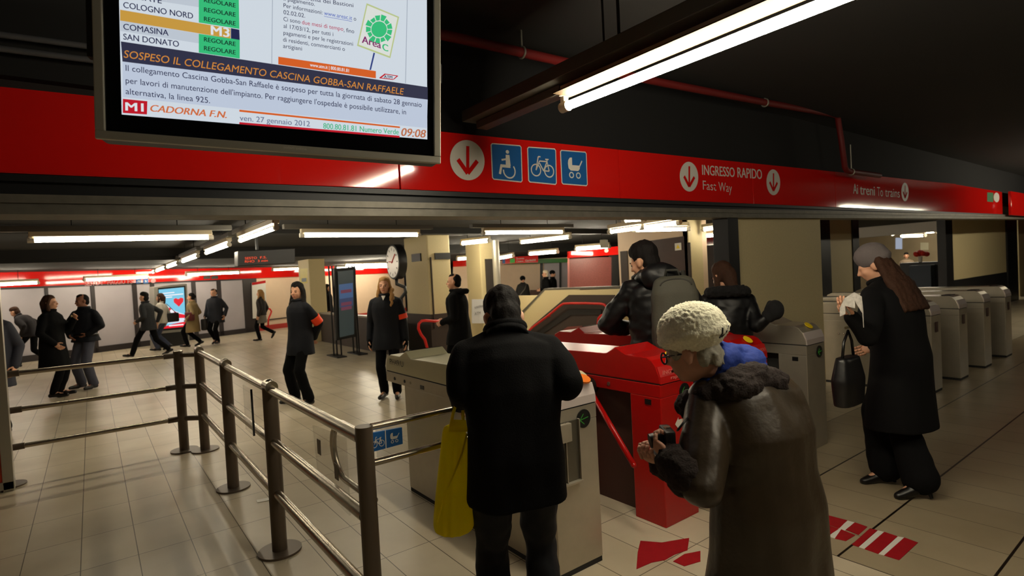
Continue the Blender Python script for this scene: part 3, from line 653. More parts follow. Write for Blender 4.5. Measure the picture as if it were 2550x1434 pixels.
fsign('pram_sign', 'blue square pram sign on the red band', ((1398, 459), (1463, 464), (1460, 378), (1394, 373)), BLUE, pram)
arrsign('white round down-arrow sign left of the fast way lettering', 1715, 440, 23, 37)
arrsign('white round down-arrow sign right of the fast way lettering', 1925, 454, 17, 32)
arrsign('small white round down-arrow sign at the end of the train lettering', 2253, 478, 9, 23)
def flet(name, label, items):
    t = thing(name, label, 'lettering', onY(*items[0][1], YB))
    for s, a, b, cap, bold in items:
        A, B = onY(*a, YB), onY(*b, YB); C_ = onY(a[0], a[1] - cap, YB)
        text('word', s, A, B, Z3 * (C_ - A).z, WHITE, t, bold, lift=LF)
flet('wall_lettering', 'white lettering for the fast way entrance on the red band', [('INGRESSO', (1748, 435), (1829, 441), 25, .012), ('RAPIDO', (1836, 441.5), (1897, 446), 25, .012), ('Fast', (1750, 472), (1783, 475), 23, -.006), ('Way', (1789, 475.5), (1822, 479), 23, -.006)])
flet('wall_lettering', 'white lettering to the trains near the right end of the red band', [('Ai', (2124, 482), (2136, 483), 25, .012), ('treni', (2141, 484), (2178, 487), 25, .012), ('To', (2184, 488), (2198, 489), 23, -.005), ('trains', (2204, 489.5), (2240, 492), 23, -.005)])
q = [onY(x, y, YB + .03) for x, y in ((2458, 502), (2473, 503), (2473, 480), (2458, 479))]
tag(Icon(q, LF).poly([(0, 0), (1, 0), (1, 1), (0, 1)]).build('exit_sign', mat('green_exit', (30, 120, 66), .5), None), 'small green square sign at the far right of the red band', 'sign')
q = [onY(x, y, YB + .03) for x, y in ((2474, 503), (2488, 504), (2488, 480), (2474, 479))]
tag(Icon(q, LF).disc((.5, .5), .5).build('round_sign', WHITE, None), 'small white round mark beside the green square sign', 'sign')
# far band lettering
def farlet(name, label, items, m=None):
    t = thing(name, label, 'lettering', far(*items[0][1], .10))
    for s, a, b, cap in items:
        A, B = far(*a, .11), far(*b, .11); C_ = far(a[0], a[1] - cap, .11)
        text('word', s, A, B, Z3 * (C_ - A).z, m or WHITE, t, .01)
farlet('wall_lettering', 'pale station name lettering on the far red band', [('SESTO', (211, 712), (247, 710), 11), ('1°', (253, 709.5), (262, 709), 11), ('MAGGIO', (268, 708.7), (312, 706), 11), ('FS', (318, 705.8), (331, 705), 11)], mat('faded_white', (200, 140, 140), .5))
for px, lab, ic in ((345, 'small blue pictogram right of the far station name', bike), (363, 'small blue pictogram next to the round mark on the far band', pram)):
    q = [far(*p, .10) for p in ((px - 6, 706), (px + 6, 705), (px + 6, 694), (px - 6, 695))]
    o = tag(Icon(q, FN * .002).poly([(0, 0), (1, 0), (1, 1), (0, 1)]).build('pictogram_sign', BLUE, None), lab, 'sign'); ic(Icon(q, FN * .006)).build('pictogram', WHITE, o)
q = [far(*p, .10) for p in ((375, 705), (388, 704), (388, 693), (375, 694))]
tag(Icon(q, FN * .003).disc((.5, .5), .5).build('round_sign', mat('faded_white', (200, 140, 140), .5), None), 'pale round arrow mark above the advertising light box', 'sign')
for p0, lab in ((515, 'small dark plate, left of two on the far red band'), (534, 'small dark plate, right of two on the far red band')):
    q = [far(*p, .10) for p in ((p0 - 8, 695), (p0 + 8, 694), (p0 + 8, 686), (p0 - 8, 687))]
    tag(MB().prism(q, FN * .02).build('plate', mat('dark_green_plate', (58, 62, 58), .4), None), lab, 'plate')
# ================================================================== FENCES
def post(mb, x, y, h, r=.045):
    mb.cyl((x, y, .012), (x, y, h), r, seg=28); return mb
XF = .86
fn = thing('railing', 'steel tube railing with three rails running from the front post to the corner', 'railing', (XF, 4.4, 0))
RZ = (1.03, .70, .375)
for y in (6.60, 5.16, 3.72):
    p = post(MB(), XF, y, RZ[0] + .015); o = p.build('post', POSTM, fn, smooth=.6)
    MB().cyl((XF, y, 0), (XF, y, .014), .13, seg=36).build('base_plate', POSTM, o, smooth=.6)
    b = MB().cyl((XF, y - .055, RZ[0] + .02), (XF, y + .055, RZ[0] + .02), .038, seg=24); b.ell((XF, y, RZ[0] + .052), (.022, .022, .014)); b.build('rail_cap', CHROME, o, smooth=.6)
post(MB(), XF, 2.20, 1.085, .036).build('post', POSTM, fn, smooth=.6)
for z in RZ:
    MB().cyl((XF, 2.24, z), (XF, 6.60, z), .027, seg=24).build('rail', CHROME, fn, smooth=.6)
glass = mat('clear_acrylic', (226, 228, 216), .08, spec=.5, alpha=.16)
def pane(y0, y1, z0, z1, name='acrylic_panel', par=fn): return MB().box((XF - .05, (y0 + y1) / 2, (z0 + z1) / 2), (.008, abs(y1 - y0), z1 - z0)).build(name, glass, par)
pn = MB().prism([(XF - .05, 2.72, 1.0), (XF - .05, 2.29, 1.03), (XF - .05, 2.29, .70), (XF - .05, 2.68, .72)], (.008, 0, 0)).build('acrylic_panel', glass, fn)
st = mat('grey_sticker', (120, 112, 100), .5)
for (yy, zz) in ((2.62, .92), (2.40, .86)): MB().box((XF - .056, yy, zz), (.003, .045, .07)).build('sticker', st, pn)
p2 = pane(4.0, 4.24, .69, 1.0)
MB().box((XF - .05, 4.0, .845), (.012, .008, .31)).build('edge', DARK, p2)
# loop handle of the swing gate
gt = thing('swing_gate', 'low swing gate of two steel bars with a blue bicycle and pram plate', 'gate', (XF + .05, 2.2, 0))
for z in (1.075, .925): MB().cyl((XF + .03, 2.2, z), (1.86, 2.2, z), .015, seg=18).build('bar', CHROME, gt, smooth=.6)
MB().cyl((1.86, 2.2, .90), (1.86, 2.2, 1.10), .015, seg=18).build('end_bar', CHROME, gt, smooth=.6)
MB().box((1.37, 2.2, 1.0), (.92, .006, .13)).build('glass_pane', glass, gt)
lp = [V((XF + .06 - .0 * k, 2.58 + .16 * math.cos(a), .88 + .13 * math.sin(a))) for k, a in enumerate([math.pi * (-.55 + 2.1 * i / 24) for i in range(25)])]
lp = [V((XF + .06, 2.28, 1.0)), V((XF + .06, 2.45, 1.005))] + [V((XF + .06, 2.62 + .15 * math.cos(a), .87 + .135 * math.sin(a))) for a in [math.pi * (.5 - 1.0 * i / 16) for i in range(17)]] + [V((XF + .06, 2.45, .735)), V((XF + .06, 2.28, .735))]
MB().tube(lp, .016).build('loop_handle', CHROME, gt, smooth=True)
q = [onY(918, 1128, 2.18), onY(1003, 1105, 2.18), onY(1001, 1064, 2.18), onY(916, 1080, 2.18)]
pl_ = MB().prism(q, (0, .012, 0)).build('sign_plate', BLUE, gt)
mid0, mid1 = (q[0] + q[1]) / 2, (q[2] + q[3]) / 2
bike(Icon([q[0] * .9 + mid0 * .1, mid0, mid1, q[3] * .9 + mid1 * .1], V((0, -.002, 0)))).build('pictogram', WHITE, pl_)
pram(Icon([mid0, q[1], q[2], mid1], V((0, -.002, 0)))).build('pictogram', WHITE, pl_)
MB().prism([mid0 + V((-.002, -.001, 0)), mid0 + V((.002, -.001, 0)), mid1 + V((.002, -.001, 0)), mid1 + V((-.002, -.001, 0))], (0, .001, 0)).build('divider', WHITE, pl_)
f2 = thing('railing', 'steel tube railing with three rails across the left of the hall', 'railing', (0, 6.76, 0))
for x in (-.69, .69):
    o = post(MB(), x, 6.76, 1.045).build('post', POSTM, f2, smooth=.6)
    MB().cyl((x, 6.76, 0), (x, 6.76, .0135), .13, seg=36).build('base_plate', POSTM, o, smooth=.6)
    MB().ell((x, 6.76, 1.045), (.045, .045, .012)).build('cap', CHROME, o, smooth=True)
for z in (1.005, .675, .34):
    MB().cyl((-.69, 6.76, z), (.69, 6.76, z), .022, seg=24).build('rail', CHROME, f2, smooth=.6)
    for x0, x1 in ((-.66, -.56), (.56, .66)): MB().cyl((x0, 6.76, z), (x1, 6.76, z), .029, seg=20).build('rail_sleeve', POSTM, f2, smooth=.6)
    MB().cyl((.69, 6.76, z), (XF, 6.61, z), .026, seg=20).build('link', POSTM, f2, smooth=.6)
# partition frame at the left edge
pf = thing('partition_frame', 'aluminium framed partition at the left edge of the hall', 'partition', (-1.3, 6.62, 0))
zp_ = onY(10, 650, 6.6).z
f_ = MB()
for x in (-.67, -2.2): f_.box((x, 6.62, zp_ / 2), (.075, .09, zp_))
for z in (zp_ - .03, .05): f_.box((-1.43, 6.62, z), (1.6, .09, .07))
f_.build('frame', ALU, pf, bevel=.004)
MB().box((-1.435, 6.62, .56), (1.5, .05, .95)).build('red_panel', mat('orange_red_panel', (206, 62, 26), .5), pf)
MB().box((-1.435, 6.62, 1.52), (1.5, .03, .98)).build('dark_panel', DARK, pf)
# ================================================================== TICKET GATES
GS = mat('gate_grey_plate', (200, 194, 160), .36, .15, nscale=6, namt=.10)
NOSE = mat('gate_nose_plate', (222, 208, 204), .35, .35)
def gate(x0, w, label, body, y0=2.27, y1=4.37, nose=None, flip=False, opening=True, hump=True, stick=True, name='ticket_gate', ped=None, arm=True, fdisp=True, tip=None):
    """machine whose left side is at x0; the front end (y0) faces the camera hall"""
    t = thing(name, label, 'ticket gate', (x0 + w / 2, (y0 + y1) / 2, 0)); ped = ped or body
    zs, zbnd = .925, .835
    # upper housing: side outline in y, z
    up = [(y0 + .0, zs), (y0 + .005, .97), (y0 + .03, 1.035), (y0 + .065, 1.072), (y0 + .10, 1.088)]
    if hump: up += [(y0 + .27, 1.092), (y0 + .37, 1.135), (y0 + .45, 1.09), (y0 + .48, 1.085)]
    up += [(y1 - .48, 1.062)]
    if hump: up += [(y1 - .46, 1.062), (y1 - .38, 1.112), (y1 - .27, 1.062)]
    up += [(y1 - .10, 1.062), (y1 - .03, 1.03), (y1 - .005, .97), (y1, zs)]
    o = MB().prism([(x0, y, z) for y, z in up], (w, 0, 0)).build('housing', body, t, bevel=.006)
    MB().prism([(x0 + .004, y0 + .006, zs - .008), (x0 + .004, y1 - .006, zs - .008), (x0 + .004, y1 - .006, zs), (x0 + .004, y0 + .006, zs)], (w - .008, 0, 0)).build('seam', DARK, t)
    bnd = MB().prism([(x0, y0, zbnd), (x0, y1, zbnd), (x0, y1, zs - .008), (x0, y0, zs - .008)], (w, 0, 0)).build('side_band', ped, t, bevel=.004)
    for (yy, rr) in ((y1 - .16, .013), (y1 - .34, .013), (y1 - .44, .010)):
        MB().cyl((x0 - .003, yy, .872), (x0 + .004, yy, .872), rr, seg=16).build('lock', DARK if rr > .011 else CHROME, t, smooth=.6)
    MB().cyl((x0 - .005, y0 + .44, .875), (x0 + .004, y0 + .44, .875), .014, seg=16).build('lock', CHROME, t, smooth=.6)
    MB().box((x0, y1 - .63, .862), (.006, .055, .03)).build('port', BLK, t)
    # pedestals
    if opening:
        MB().prism([(x0, y0, .0), (x0, y0 + .25, .0), (x0, y0 + .25, zbnd), (x0, y0, zbnd)], (w, 0, 0)).build('front_pedestal', ped, t, bevel=.006)
        MB().prism([(x0 + .10, y0 + .25, .0), (x0 + .10, y0 + .85, .0), (x0 + .10, y0 + .85, zbnd), (x0 + .10, y0 + .25, zbnd)], (w - .14, 0, 0)).build('inner_case', mat('dark_inner_case', (66, 34, 28), .6) if body is REDP else DARK, t)
        MB().prism([(x0, y0 + .78, .0), (x0, y1 - .33, .0), (x0, y1 - .33, zbnd), (x0, y0 + .78, zbnd)], (w, 0, 0)).build('rear_pedestal', ped, t, bevel=.006)
        MB().box((x0 - .001, y0 + .10, .80), (.006, .05, .035)).build('port', BLK, t)
    else:
        MB().prism([(x0, y0, .03), (x0, y1 - .33, .03), (x0, y1 - .33, zbnd), (x0, y0, zbnd)], (w, 0, 0)).build('pedestal', ped, t, bevel=.006)
        MB().prism([(x0 + .004, y0 + .004, 0), (x0 + .004, y1 - .334, 0), (x0 + .004, y1 - .334, .03), (x0 + .004, y0 + .004, .03)], (w - .008, 0, 0)).build('kick_plate', DARK, t)
    if arm:
        hub = V((x0 - .03, y0 + .62, .84)); a = MB().cap(hub, hub + V((-.20, -.16, -.52)) if tip is None else tip, .018); a.build('tripod_arm', body if body is REDP else CHROME, t, smooth=True)
        a = MB().cap(hub, hub + V((-.38, .05, .0)), .018); a.build('tripod_arm', body if body is REDP else CHROME, t, smooth=True)
        MB().cyl(hub + V((.05, 0, 0)), hub + V((-.03, 0, 0)), .06, seg=20).build('tripod_hub', BLK, t, smooth=.6)
    if nose is not None:
        ns = [(y0 - .003, zs + .01), (y0 + .002, .97), (y0 + .027, 1.037), (y0 + .062, 1.075), (y0 + .03, 1.03), (y0 + .01, .97)]
        MB().prism([(x0 + .004, y0 - .006, zs), (x0 + .004, y0 - .003, .97), (x0 + .004, y0 + .018, 1.032), (x0 + .004, y0 + .03, 1.03), (x0 + .004, y0 + .012, .97), (x0 + .004, y0 + .008, zs)], (w - .008, 0, 0)).build('nose_plate', nose, t)
    if fdisp:
        cxd, zd = x0 + w - .105, .845
        d_ = MB().cyl((cxd, y0 - .006, zd), (cxd, y0 + .01, zd), .052, seg=28).build('arrow_display', BLK, t, smooth=.6)
        lit = mat('green_led', (70, 200, 50), .4, emit=.13)
        Icon([V((cxd - .04, y0 - .008, zd - .04)), V((cxd + .04, y0 - .008, zd - .04)), V((cxd + .04, y0 - .008, zd + .04)), V((cxd - .04, y0 - .008, zd + .04))], V()).line((.1, .45), (.9, .56), .07).line((.1, .45), (.45, .85), .07).line((.1, .45), (.5, .12), .07).build('arrow', lit, d_)
    if stick:
        c = V((x0 + w * .55, y0 + .06, 1.078))
        n = V((0, -.6, .8)).normalized(); k = MB().cyl(c - n * .004, c + n * .003, .038, seg=20); k.build('round_sticker', YEL, t)
    if hump:
        MB().prism([(x0 + .02, y1 - .285, 1.073), (x0 + .02, y1 - .375, 1.115), (x0 + .02, y1 - .38, 1.113), (x0 + .02, y1 - .29, 1.07)], (w - .04, 0, 0)).build('reader_plate', mat('black_reader', (40, 38, 34), .5), t)
        c0 = V((x0 + w * .35, y1 - .32, 1.094)); MB().cap(c0 - V((.05, .0, -.002)), c0 + V((.05, 0, .002)), .009).build('ticket_slot', YEL, t, smooth=True)
        MB().prism([(x0 + .07, y0 + .385, 1.131), (x0 + .07, y0 + .435, 1.101), (x0 + .07, y0 + .437, 1.105), (x0 + .07, y0 + .387, 1.135)], (w - .14, 0, 0)).build('display_window', mat('dark_display', (26, 30, 20), .25), t)
    return t
m1 = gate(1.93, .335, 'steel ticket gate beside the man with the yellow bag', GS, opening=False, nose=NOSE, ped=STEEL, arm=False, stick=False)
# open tray cut in the front, lettering, orange sticker
rx0, rx1 = 1.935, 2.105
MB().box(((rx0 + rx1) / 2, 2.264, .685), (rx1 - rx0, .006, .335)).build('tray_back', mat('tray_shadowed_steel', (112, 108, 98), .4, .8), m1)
tr = MB().box(((rx0 + rx1) / 2, 2.252, .515), (rx1 - rx0 + .01, .03, .012)); tr.box((rx1 + .004, 2.256, .685), (.008, .02, .345)); tr.box((2.01, 2.256, .685), (.006, .012, .335)); tr.build('tray_lip', STEEL, m1, bevel=.002)
MB().box((2.00, 2.25, .80), (.08, .03, .10)).build('receipt_flap', STEEL, m1, bevel=.004)
MB().cyl((2.2, 2.30, 1.055), (2.2, 2.296, 1.064), .045, seg=20).build('round_sticker', mat('orange_sticker', (232, 120, 30), .5), m1)
text('serial_number', 'PH49/U', V((1.926, 4.28, .985)), V((1.926, 4.03, .985)), Z3 * .045, mat('dark_print', (60, 56, 48), .6), m1)
r1 = gate(2.84, .35, 'red ticket gate in front of the man with the grey backpack', REDP, nose=mat('red_nose', (190, 24, 22), .3), tip=onX(1578, 1158, 2.62))
for tx, a, b, cap in (('INGRESSO', (.02, .985), (.25, .985), .026), ('rapido', (.10, .945), (.24, .945), .022)):
    text('lettering', tx, V((2.84 + a[0], 2.259, a[1])), V((2.84 + b[0], 2.259, b[1])), Z3 * cap, mat('pink_print', (230, 130, 120), .5), r1, .01)
def gate_arrow(x0, y, z, w, par):
    ic = Icon([V((x0, y, z)), V((x0 + w, y, z)), V((x0 + w, y, z + .09)), V((x0, y, z + .09))], V((0, -.004, 0)))
    ic.poly([(0, .5), (.22, .95), (.22, .75), (.45, .75), (.45, .25), (.22, .25), (.22, .05)])
    for k in range(4): ic.poly([(.48 + .13 * k, .75), (.55 + .13 * k, .75), (.55 + .13 * k, .25), (.48 + .13 * k, .25)])
    ic.build('arrow_mark', WHITE, par)
gate_arrow(2.97, 2.27, .60, .17, r1)
r2 = gate(3.79, .35, 'red ticket gate with a yellow round sticker, right behind the white hat', REDP, nose=mat('red_nose', (190, 24, 22), .3))
for tx, a, b, cap in (('INGRESSO RAPIDO', (.03, .985), (.31, .985), .024), ('Fast way', (.10, .945), (.28, .945), .02)):
    text('lettering', tx, V((3.79 + a[0], 2.259, a[1])), V((3.79 + b[0], 2.259, b[1])), Z3 * cap, mat('pink_print', (230, 130, 120), .5), r2, .01)
gate(4.88, .33, 'steel ticket gate with an orange top, under the gloved hand', STEEL, nose=NOSE, y0=2.32)
for x, lab in ((7.80, 'nearest of the four steel ticket gates at the right'), (8.83, 'second of the four steel ticket gates at the right'), (9.92, 'third of the four steel ticket gates at the right'), (11.05, 'farthest of the four steel ticket gates at the right')):
    g = gate(x, .33, lab, STEEL, nose=NOSE, opening=False, hump=False, stick=False, arm=False, fdisp=False)
    MB().prism([(x + .12, 2.266, .72), (x + .20, 2.266, .72), (x + .20, 2.266, .84), (x + .12, 2.266, .84)], (0, -.006, 0)).build('indicator', mat('dark_red_indicator', (60, 18, 18), .4), g)
    MB().box((x + .16, 2.42, 1.082), (.2, .10, .03)).build('ticket_slot', BLK, g, bevel=.005)
    MB().cyl((x - .02, 3.0, .8), (x - .34, 3.06, .78), .017, seg=14).build('tripod_arm', CHROME, g, smooth=.6)
# ================================================================== FLOOR STICKERS, LITTER
FZ = .0025
def flat(name, pts, m, par, z=FZ): return MB().prism([fl(x, y, 0) + Z3 * .0005 for x, y in pts], Z3 * z).build(name, m, par)
def c5(x, y): return (1400 + x * .4003, 860 + y * .4003)
def c6(x, y): return (1850 + x * .4002, 860 + y * .4003)
RST = mat('red_floor_sticker', (158, 16, 26), .5, nscale=20, namt=.15)
fa_ = thing('floor_arrow', 'red striped arrow sticker on the tiled floor beside the bent woman', 'floor sticker', fl(*c6(760, 1180)))
flat('arrow_head', [c5(*p) for p in ((487, 1217), (470, 1290), (462, 1393), (556, 1352), (640, 1336), (700, 1302), (780, 1275), (790, 1200), (755, 1205), (620, 1228))], RST, fa_)
flat('arrow_head', [c5(*p) for p in ((690, 1345), (760, 1300), (860, 1280), (860, 1345), (760, 1375))], RST, fa_)
for pts in (((380, 1018), (445, 1036), (650, 1090), (600, 1140), (450, 1085), (380, 1060)), ((380, 1062), (450, 1088), (598, 1143), (530, 1188), (460, 1168), (380, 1140)), ((697, 1103), (775, 1130), (720, 1180), (640, 1148)), ((612, 1146), (698, 1183), (640, 1218), (572, 1203)), ((790, 1140), (838, 1152), (720, 1255), (678, 1240)), ((880, 1162), (962, 1190), (842, 1298), (758, 1268)), ((1005, 1197), (1090, 1228), (972, 1337), (880, 1308))):
    flat('stripe', [c6(*p) for p in pts], RST, fa_)
for pts in (((652, 1092), (695, 1103), (575, 1203), (532, 1190)), ((840, 1153), (878, 1162), (756, 1268), (722, 1256)), ((964, 1191), (1003, 1197), (878, 1308), (844, 1299))):
    flat('white_stripe', [c6(*p) for p in pts], WHITE, fa_, .0022)
tag(flat('paper_scrap', [(638, 1246), (668, 1240), (672, 1246), (641, 1252)], WHITE, None, .004), 'scrap of white paper on the floor behind the railing', 'litter')
# ================================================================== PEOPLE
def ik(a, c, l1, l2, pole):
    d = c - a; L = min(d.length, l1 + l2 - .004); d.normalize(); c = a + d * L
    x = (l1 * l1 - l2 * l2 + L * L) / (2 * L); h = math.sqrt(max(0, l1 * l1 - x * x))
    n = pole - d * pole.dot(d); n.normalize()
    return a + d * x + n * h, c
I3 = Matrix.Identity(3)
class Person:
    """A figure in local metres (x right, y forward, z up) standing at the root Empty; s scales a 1.72 m body."""
    def __init__(p, label, x, y, phi, H_, lean=0, hunch=0, head=(0, 0), wrists=None, elbows=None, elw=None, hcw=None, feet=None, vox=.012, seed=0, sway=0., lift=0., toes=None, headoff=(0, 0, 0), shoulder=1.):
        p.s = H_ / 1.72; p.vox = vox; p.seed = seed
        p.root = thing('person', label, 'person', (x, y, 0), -math.radians(phi))
        s = p.s
        La, Hu = math.radians(lean), math.radians(hunch)
        def bend(q):
            q = V(q)
            if q.z > 1.22:
                r = Matrix.Rotation(-Hu, 3, 'X'); q = V((0, -.02, 1.22)) + r @ (q - V((0, -.02, 1.22)))
            if q.z > .9 or True:
                f = max(0, min(1, (q.z - .80) / .25)); r = Matrix.Rotation(-La * f, 3, 'X'); q = V((0, 0, .93)) + r @ (q - V((0, 0, .93)))
            q.x += sway * max(0, q.z - .8)
            return (q + V((0, 0, lift))) * s
        p.bend = bend
        p.Rt = Matrix.Rotation(-(La + Hu), 3, 'X'); p.Rl = Matrix.Rotation(-La, 3, 'X')
        p.neck = bend((0, -.025, 1.45)); yaw, pitch = map(math.radians, head)
        p.Rh = Matrix.Rotation(-yaw, 3, 'Z') @ Matrix.Rotation(-pitch, 3, 'X')
        p.hc = bend((0, -.02, 1.50)) + (Matrix.Rotation(-yaw, 3, 'Z') @ Matrix.Rotation(-pitch * .6, 3, 'X') @ V((0, .025, .095)) + V(headoff)) * s
        p.hip = [bend((-.09, 0, .92)), bend((.09, 0, .92))]
        fe = feet or [(-.10, -.0), (.10, .0)]
        p.ank = []; p.knee = []; p.toe = []
        for k in (0, 1):
            f = fe[k]; z = f[2] if len(f) > 2 else .08; a = V((f[0], f[1], z)) * s
            kn, a2 = ik(p.hip[k], a, .455 * s, .425 * s, V((0.05 * (2 * k - 1), 1, 0))); p.knee.append(kn); p.ank.append(a2)
            if toes and toes[k]: tv = V(toes[k])
            else: tv = V((.03 * (2 * k - 1), .19, -.035))
            p.toe.append(a2 + tv * s)
        if hcw is not None: p.hc = p.Lc(hcw)
        p.sh = [bend((-.172 * shoulder, -.02, 1.362)), bend((.172 * shoulder, -.02, 1.362))]
        w = wrists or [None, None]; p.wr = []; p.el = []
        for k in (0, 1):
            sg = 2 * k - 1
            t = (V(w[k]) * s) if w[k] is not None else p.bend((.245 * sg * shoulder, .0, .86))
            po = V(elbows[k]) if elbows and elbows[k] else V((.5 * sg, -1, -.1))
            e, t2 = ik(p.sh[k], t, .29 * s, .255 * s, po)
            if elw and elw[k] is not None: e = V(elw[k]) * s; t2 = t
            p.el.append(e); p.wr.append(t2)
    def hd(p, v): return p.hc + p.Rh @ (V(v) * p.s)
    def add(p, name, mb, m, fold=None, vox=None, smooth=5, parent=None):
        return link(name, fuse(mb, vox or p.vox, smooth, fold, p.seed), m, parent or p.root, True)
    def raw(p, name, mb, m, smooth=True, parent=None, bevel=0): return mb.build(name, m, parent or p.root, smooth, bevel, True)
    def body(p, skin=SKIN, hands=((0, 1), (0, 1)), curl=.5, grip=None, female=False):
        s = p.s; b = MB(); E_ = lambda c, r: b.ell(p.hd(c), [k * s for k in r], p.Rh, 24)
        E_((0, -.012, .035), (.075, .094, .092)); E_((0, .022, -.03), (.058, .070, .088)); E_((0, .05, -.088), (.030, .030, .026))
        E_((0, .045, -.055), (.044, .045, .045)); E_((0, .070, .012), (.052, .022, .018))
        for sg in (-1, 1):
            E_((.034 * sg, .062, -.028), (.022, .024, .024)); E_((.080 * sg, -.006, -.012), (.013, .022, .033)); E_((.087 * sg, -.010, -.002), (.008, .020, .026))
        b.cap(p.hd((0, .086, .012)), p.hd((0, .108, -.026)), .008 * s, .013 * s); E_((0, .092, -.030), (.018, .016, .010))
        E_((0, .083, -.056), (.024, .012, .007)); E_((0, .081, -.066), (.021, .012, .008))
        b.cap(p.neck, p.hd((0, -.02, -.05)), .054 * s, .05 * s)
        c = p.bend
        b.ell(c((0, 0, .95)), (.15 * s, .10 * s, .11 * s)); b.ell(c((0, .0, 1.10)), (.125 * s, .085 * s, .14 * s), p.Rl); b.ell(c((0, -.01, 1.28)), (.145 * s, .095 * s, .15 * s), p.Rt)
        for k in (0, 1):
            b.cap(p.hip[k], p.knee[k], .072 * s, .05 * s); b.cap(p.knee[k], p.ank[k], .05 * s, .034 * s); b.cap(p.ank[k], p.toe[k] * .8 + p.ank[k] * .2, .034 * s, .026 * s)
            b.cap(c((0, -.02, 1.38)), p.sh[k], .06 * s, .055 * s); b.cap(p.sh[k], p.el[k], .046 * s, .036 * s); b.cap(p.el[k], p.wr[k], .036 * s, .025 * s)
        fm = MB()
        for k in (0, 1):
            sg = 2 * k - 1; d = (p.wr[k] - p.el[k]).normalized()
            g = V(grip[k]) if grip and grip[k] else V((-sg, 0, 0))            # direction the palm faces
            g = (g - d * g.dot(d)).normalized(); sd = d.cross(g).normalized()  # across the palm
            if sd.dot(V((0, 1, .2))) < 0: sd = -sd                              # thumb side
            pc = p.wr[k] + d * .05 * s
            M = Matrix((sd, g, d)).transposed()
            b.ell(pc, (.040 * s, .017 * s, .052 * s), M, 16)
            for j, (off, ln) in enumerate(((.030, .072), (.010, .080), (-.011, .074), (-.031, .058))):
                q = pc + d * .036 * s + sd * off * s; ang = curl * .55; pts = [q]
                for seg in range(3):
                    dd = d * math.cos(ang) + g * math.sin(ang); q = q + dd * ln * s * (.42, .33, .25)[seg]; pts.append(q); ang += curl * .62
                for a_, b_ in zip(pts, pts[1:]): fm.cap(a_, b_, .0088 * s, .0078 * s, 10)
            q = pc - d * .022 * s + sd * .030 * s; t1 = q + (sd * .75 + d * .55 + g * .35).normalized() * .042 * s; t2 = t1 + (sd * .15 + d * .8 + g * (.3 + curl * .5)).normalized() * .03 * s
            fm.cap(q, t1, .0115 * s, .0095 * s, 10); fm.cap(t1, t2, .0095 * s, .008 * s, 10)
        me = fuse(b, min(p.vox, .009), 4); bm = bmesh.new(); bm.from_mesh(me)
        f2 = fm.mesh(True); bm.from_mesh(f2); bm.to_mesh(me); bm.free(); bpy.data.meshes.remove(f2)
        for q in me.polygons: q.use_smooth = True
        o = link('body', me, skin, p.root, True)
        return o
    def face(p, brows=HAIRB, lips=LIPM):
        s = p.s
        for sg in (-1, 1):
            e = p.raw('eye', MB().ell(p.hd((.031 * sg, .080, .0)), (.012 * s, .007 * s, .0065 * s), p.Rh, 12), EYEM)
            p.raw('eyebrow', MB().cap(p.hd((.018 * sg, .091, .019)), p.hd((.046 * sg, .080, .021)), .0035 * s), brows)
        p.raw('mouth', MB().cap(p.hd((-.018, .091, -.061)), p.hd((.018, .091, -.061)), .0055 * s), lips)
    def hair(p, kind, m, extra=0.):
        s = p.s; b = MB(); E_ = lambda c, r: b.ell(p.hd(c), [k * s for k in r], p.Rh, 22); q = p.hd
        E_((0, -.024, .055), (.081 + extra, .094 + extra, .090 + extra)); E_((0, -.055, -.015), (.072, .060, .075))
        if kind == 'thin': b = MB(); E_((0, -.04, .035), (.082, .082, .085)); E_((0, -.055, -.02), (.072, .058, .07)); E_((0, -.0, .085), (.055, .07, .045))
        if kind == 'full': E_((0, .0, .085), (.078, .085, .065)); E_((0, -.05, -.05), (.066, .05, .07))
        if kind in ('bob', 'long', 'wavy'):
            E_((0, -.008, .078), (.080, .082, .066))
            for sg in (-1, 1):
                pts = [(.066 * sg, .012, .06), (.084 * sg, -.008, -.03), (.092 * sg, .004, -.11)]
                if kind == 'long': pts += [(.098 * sg, .03, -.18), (.10 * sg, .06, -.28)]
                if kind == 'wavy': pts += [(.108 * sg, .03, -.20), (.112 * sg, .06, -.28)] if sg < 0 else [(.10 * sg, -.02, -.18)]
                rr = [.022, .024, .03, .034, .018]
                for i in range(len(pts) - 1): b.cap(q(pts[i]), q(pts[i + 1]), rr[i] * s, rr[i + 1] * s)
            b.cap(q((0, -.075, 0)), q((0, -.085, -.14 if kind == 'bob' else -.24)), .075 * s, (.05 if kind == 'bob' else .065) * s)
            if kind == 'wavy':
                for i in range(7): b.ell(q((-.098 + .012 * math.sin(i * 2.2), .0 + .013 * i, -.06 - .036 * i)), (.036 - .002 * i) * s)
        if kind == 'bun': E_((0, -.115, .02), (.045, .04, .045))
        return p.add('hair', b, m, (.006 * s, 34, 9), vox=min(p.vox, .010), smooth=3)
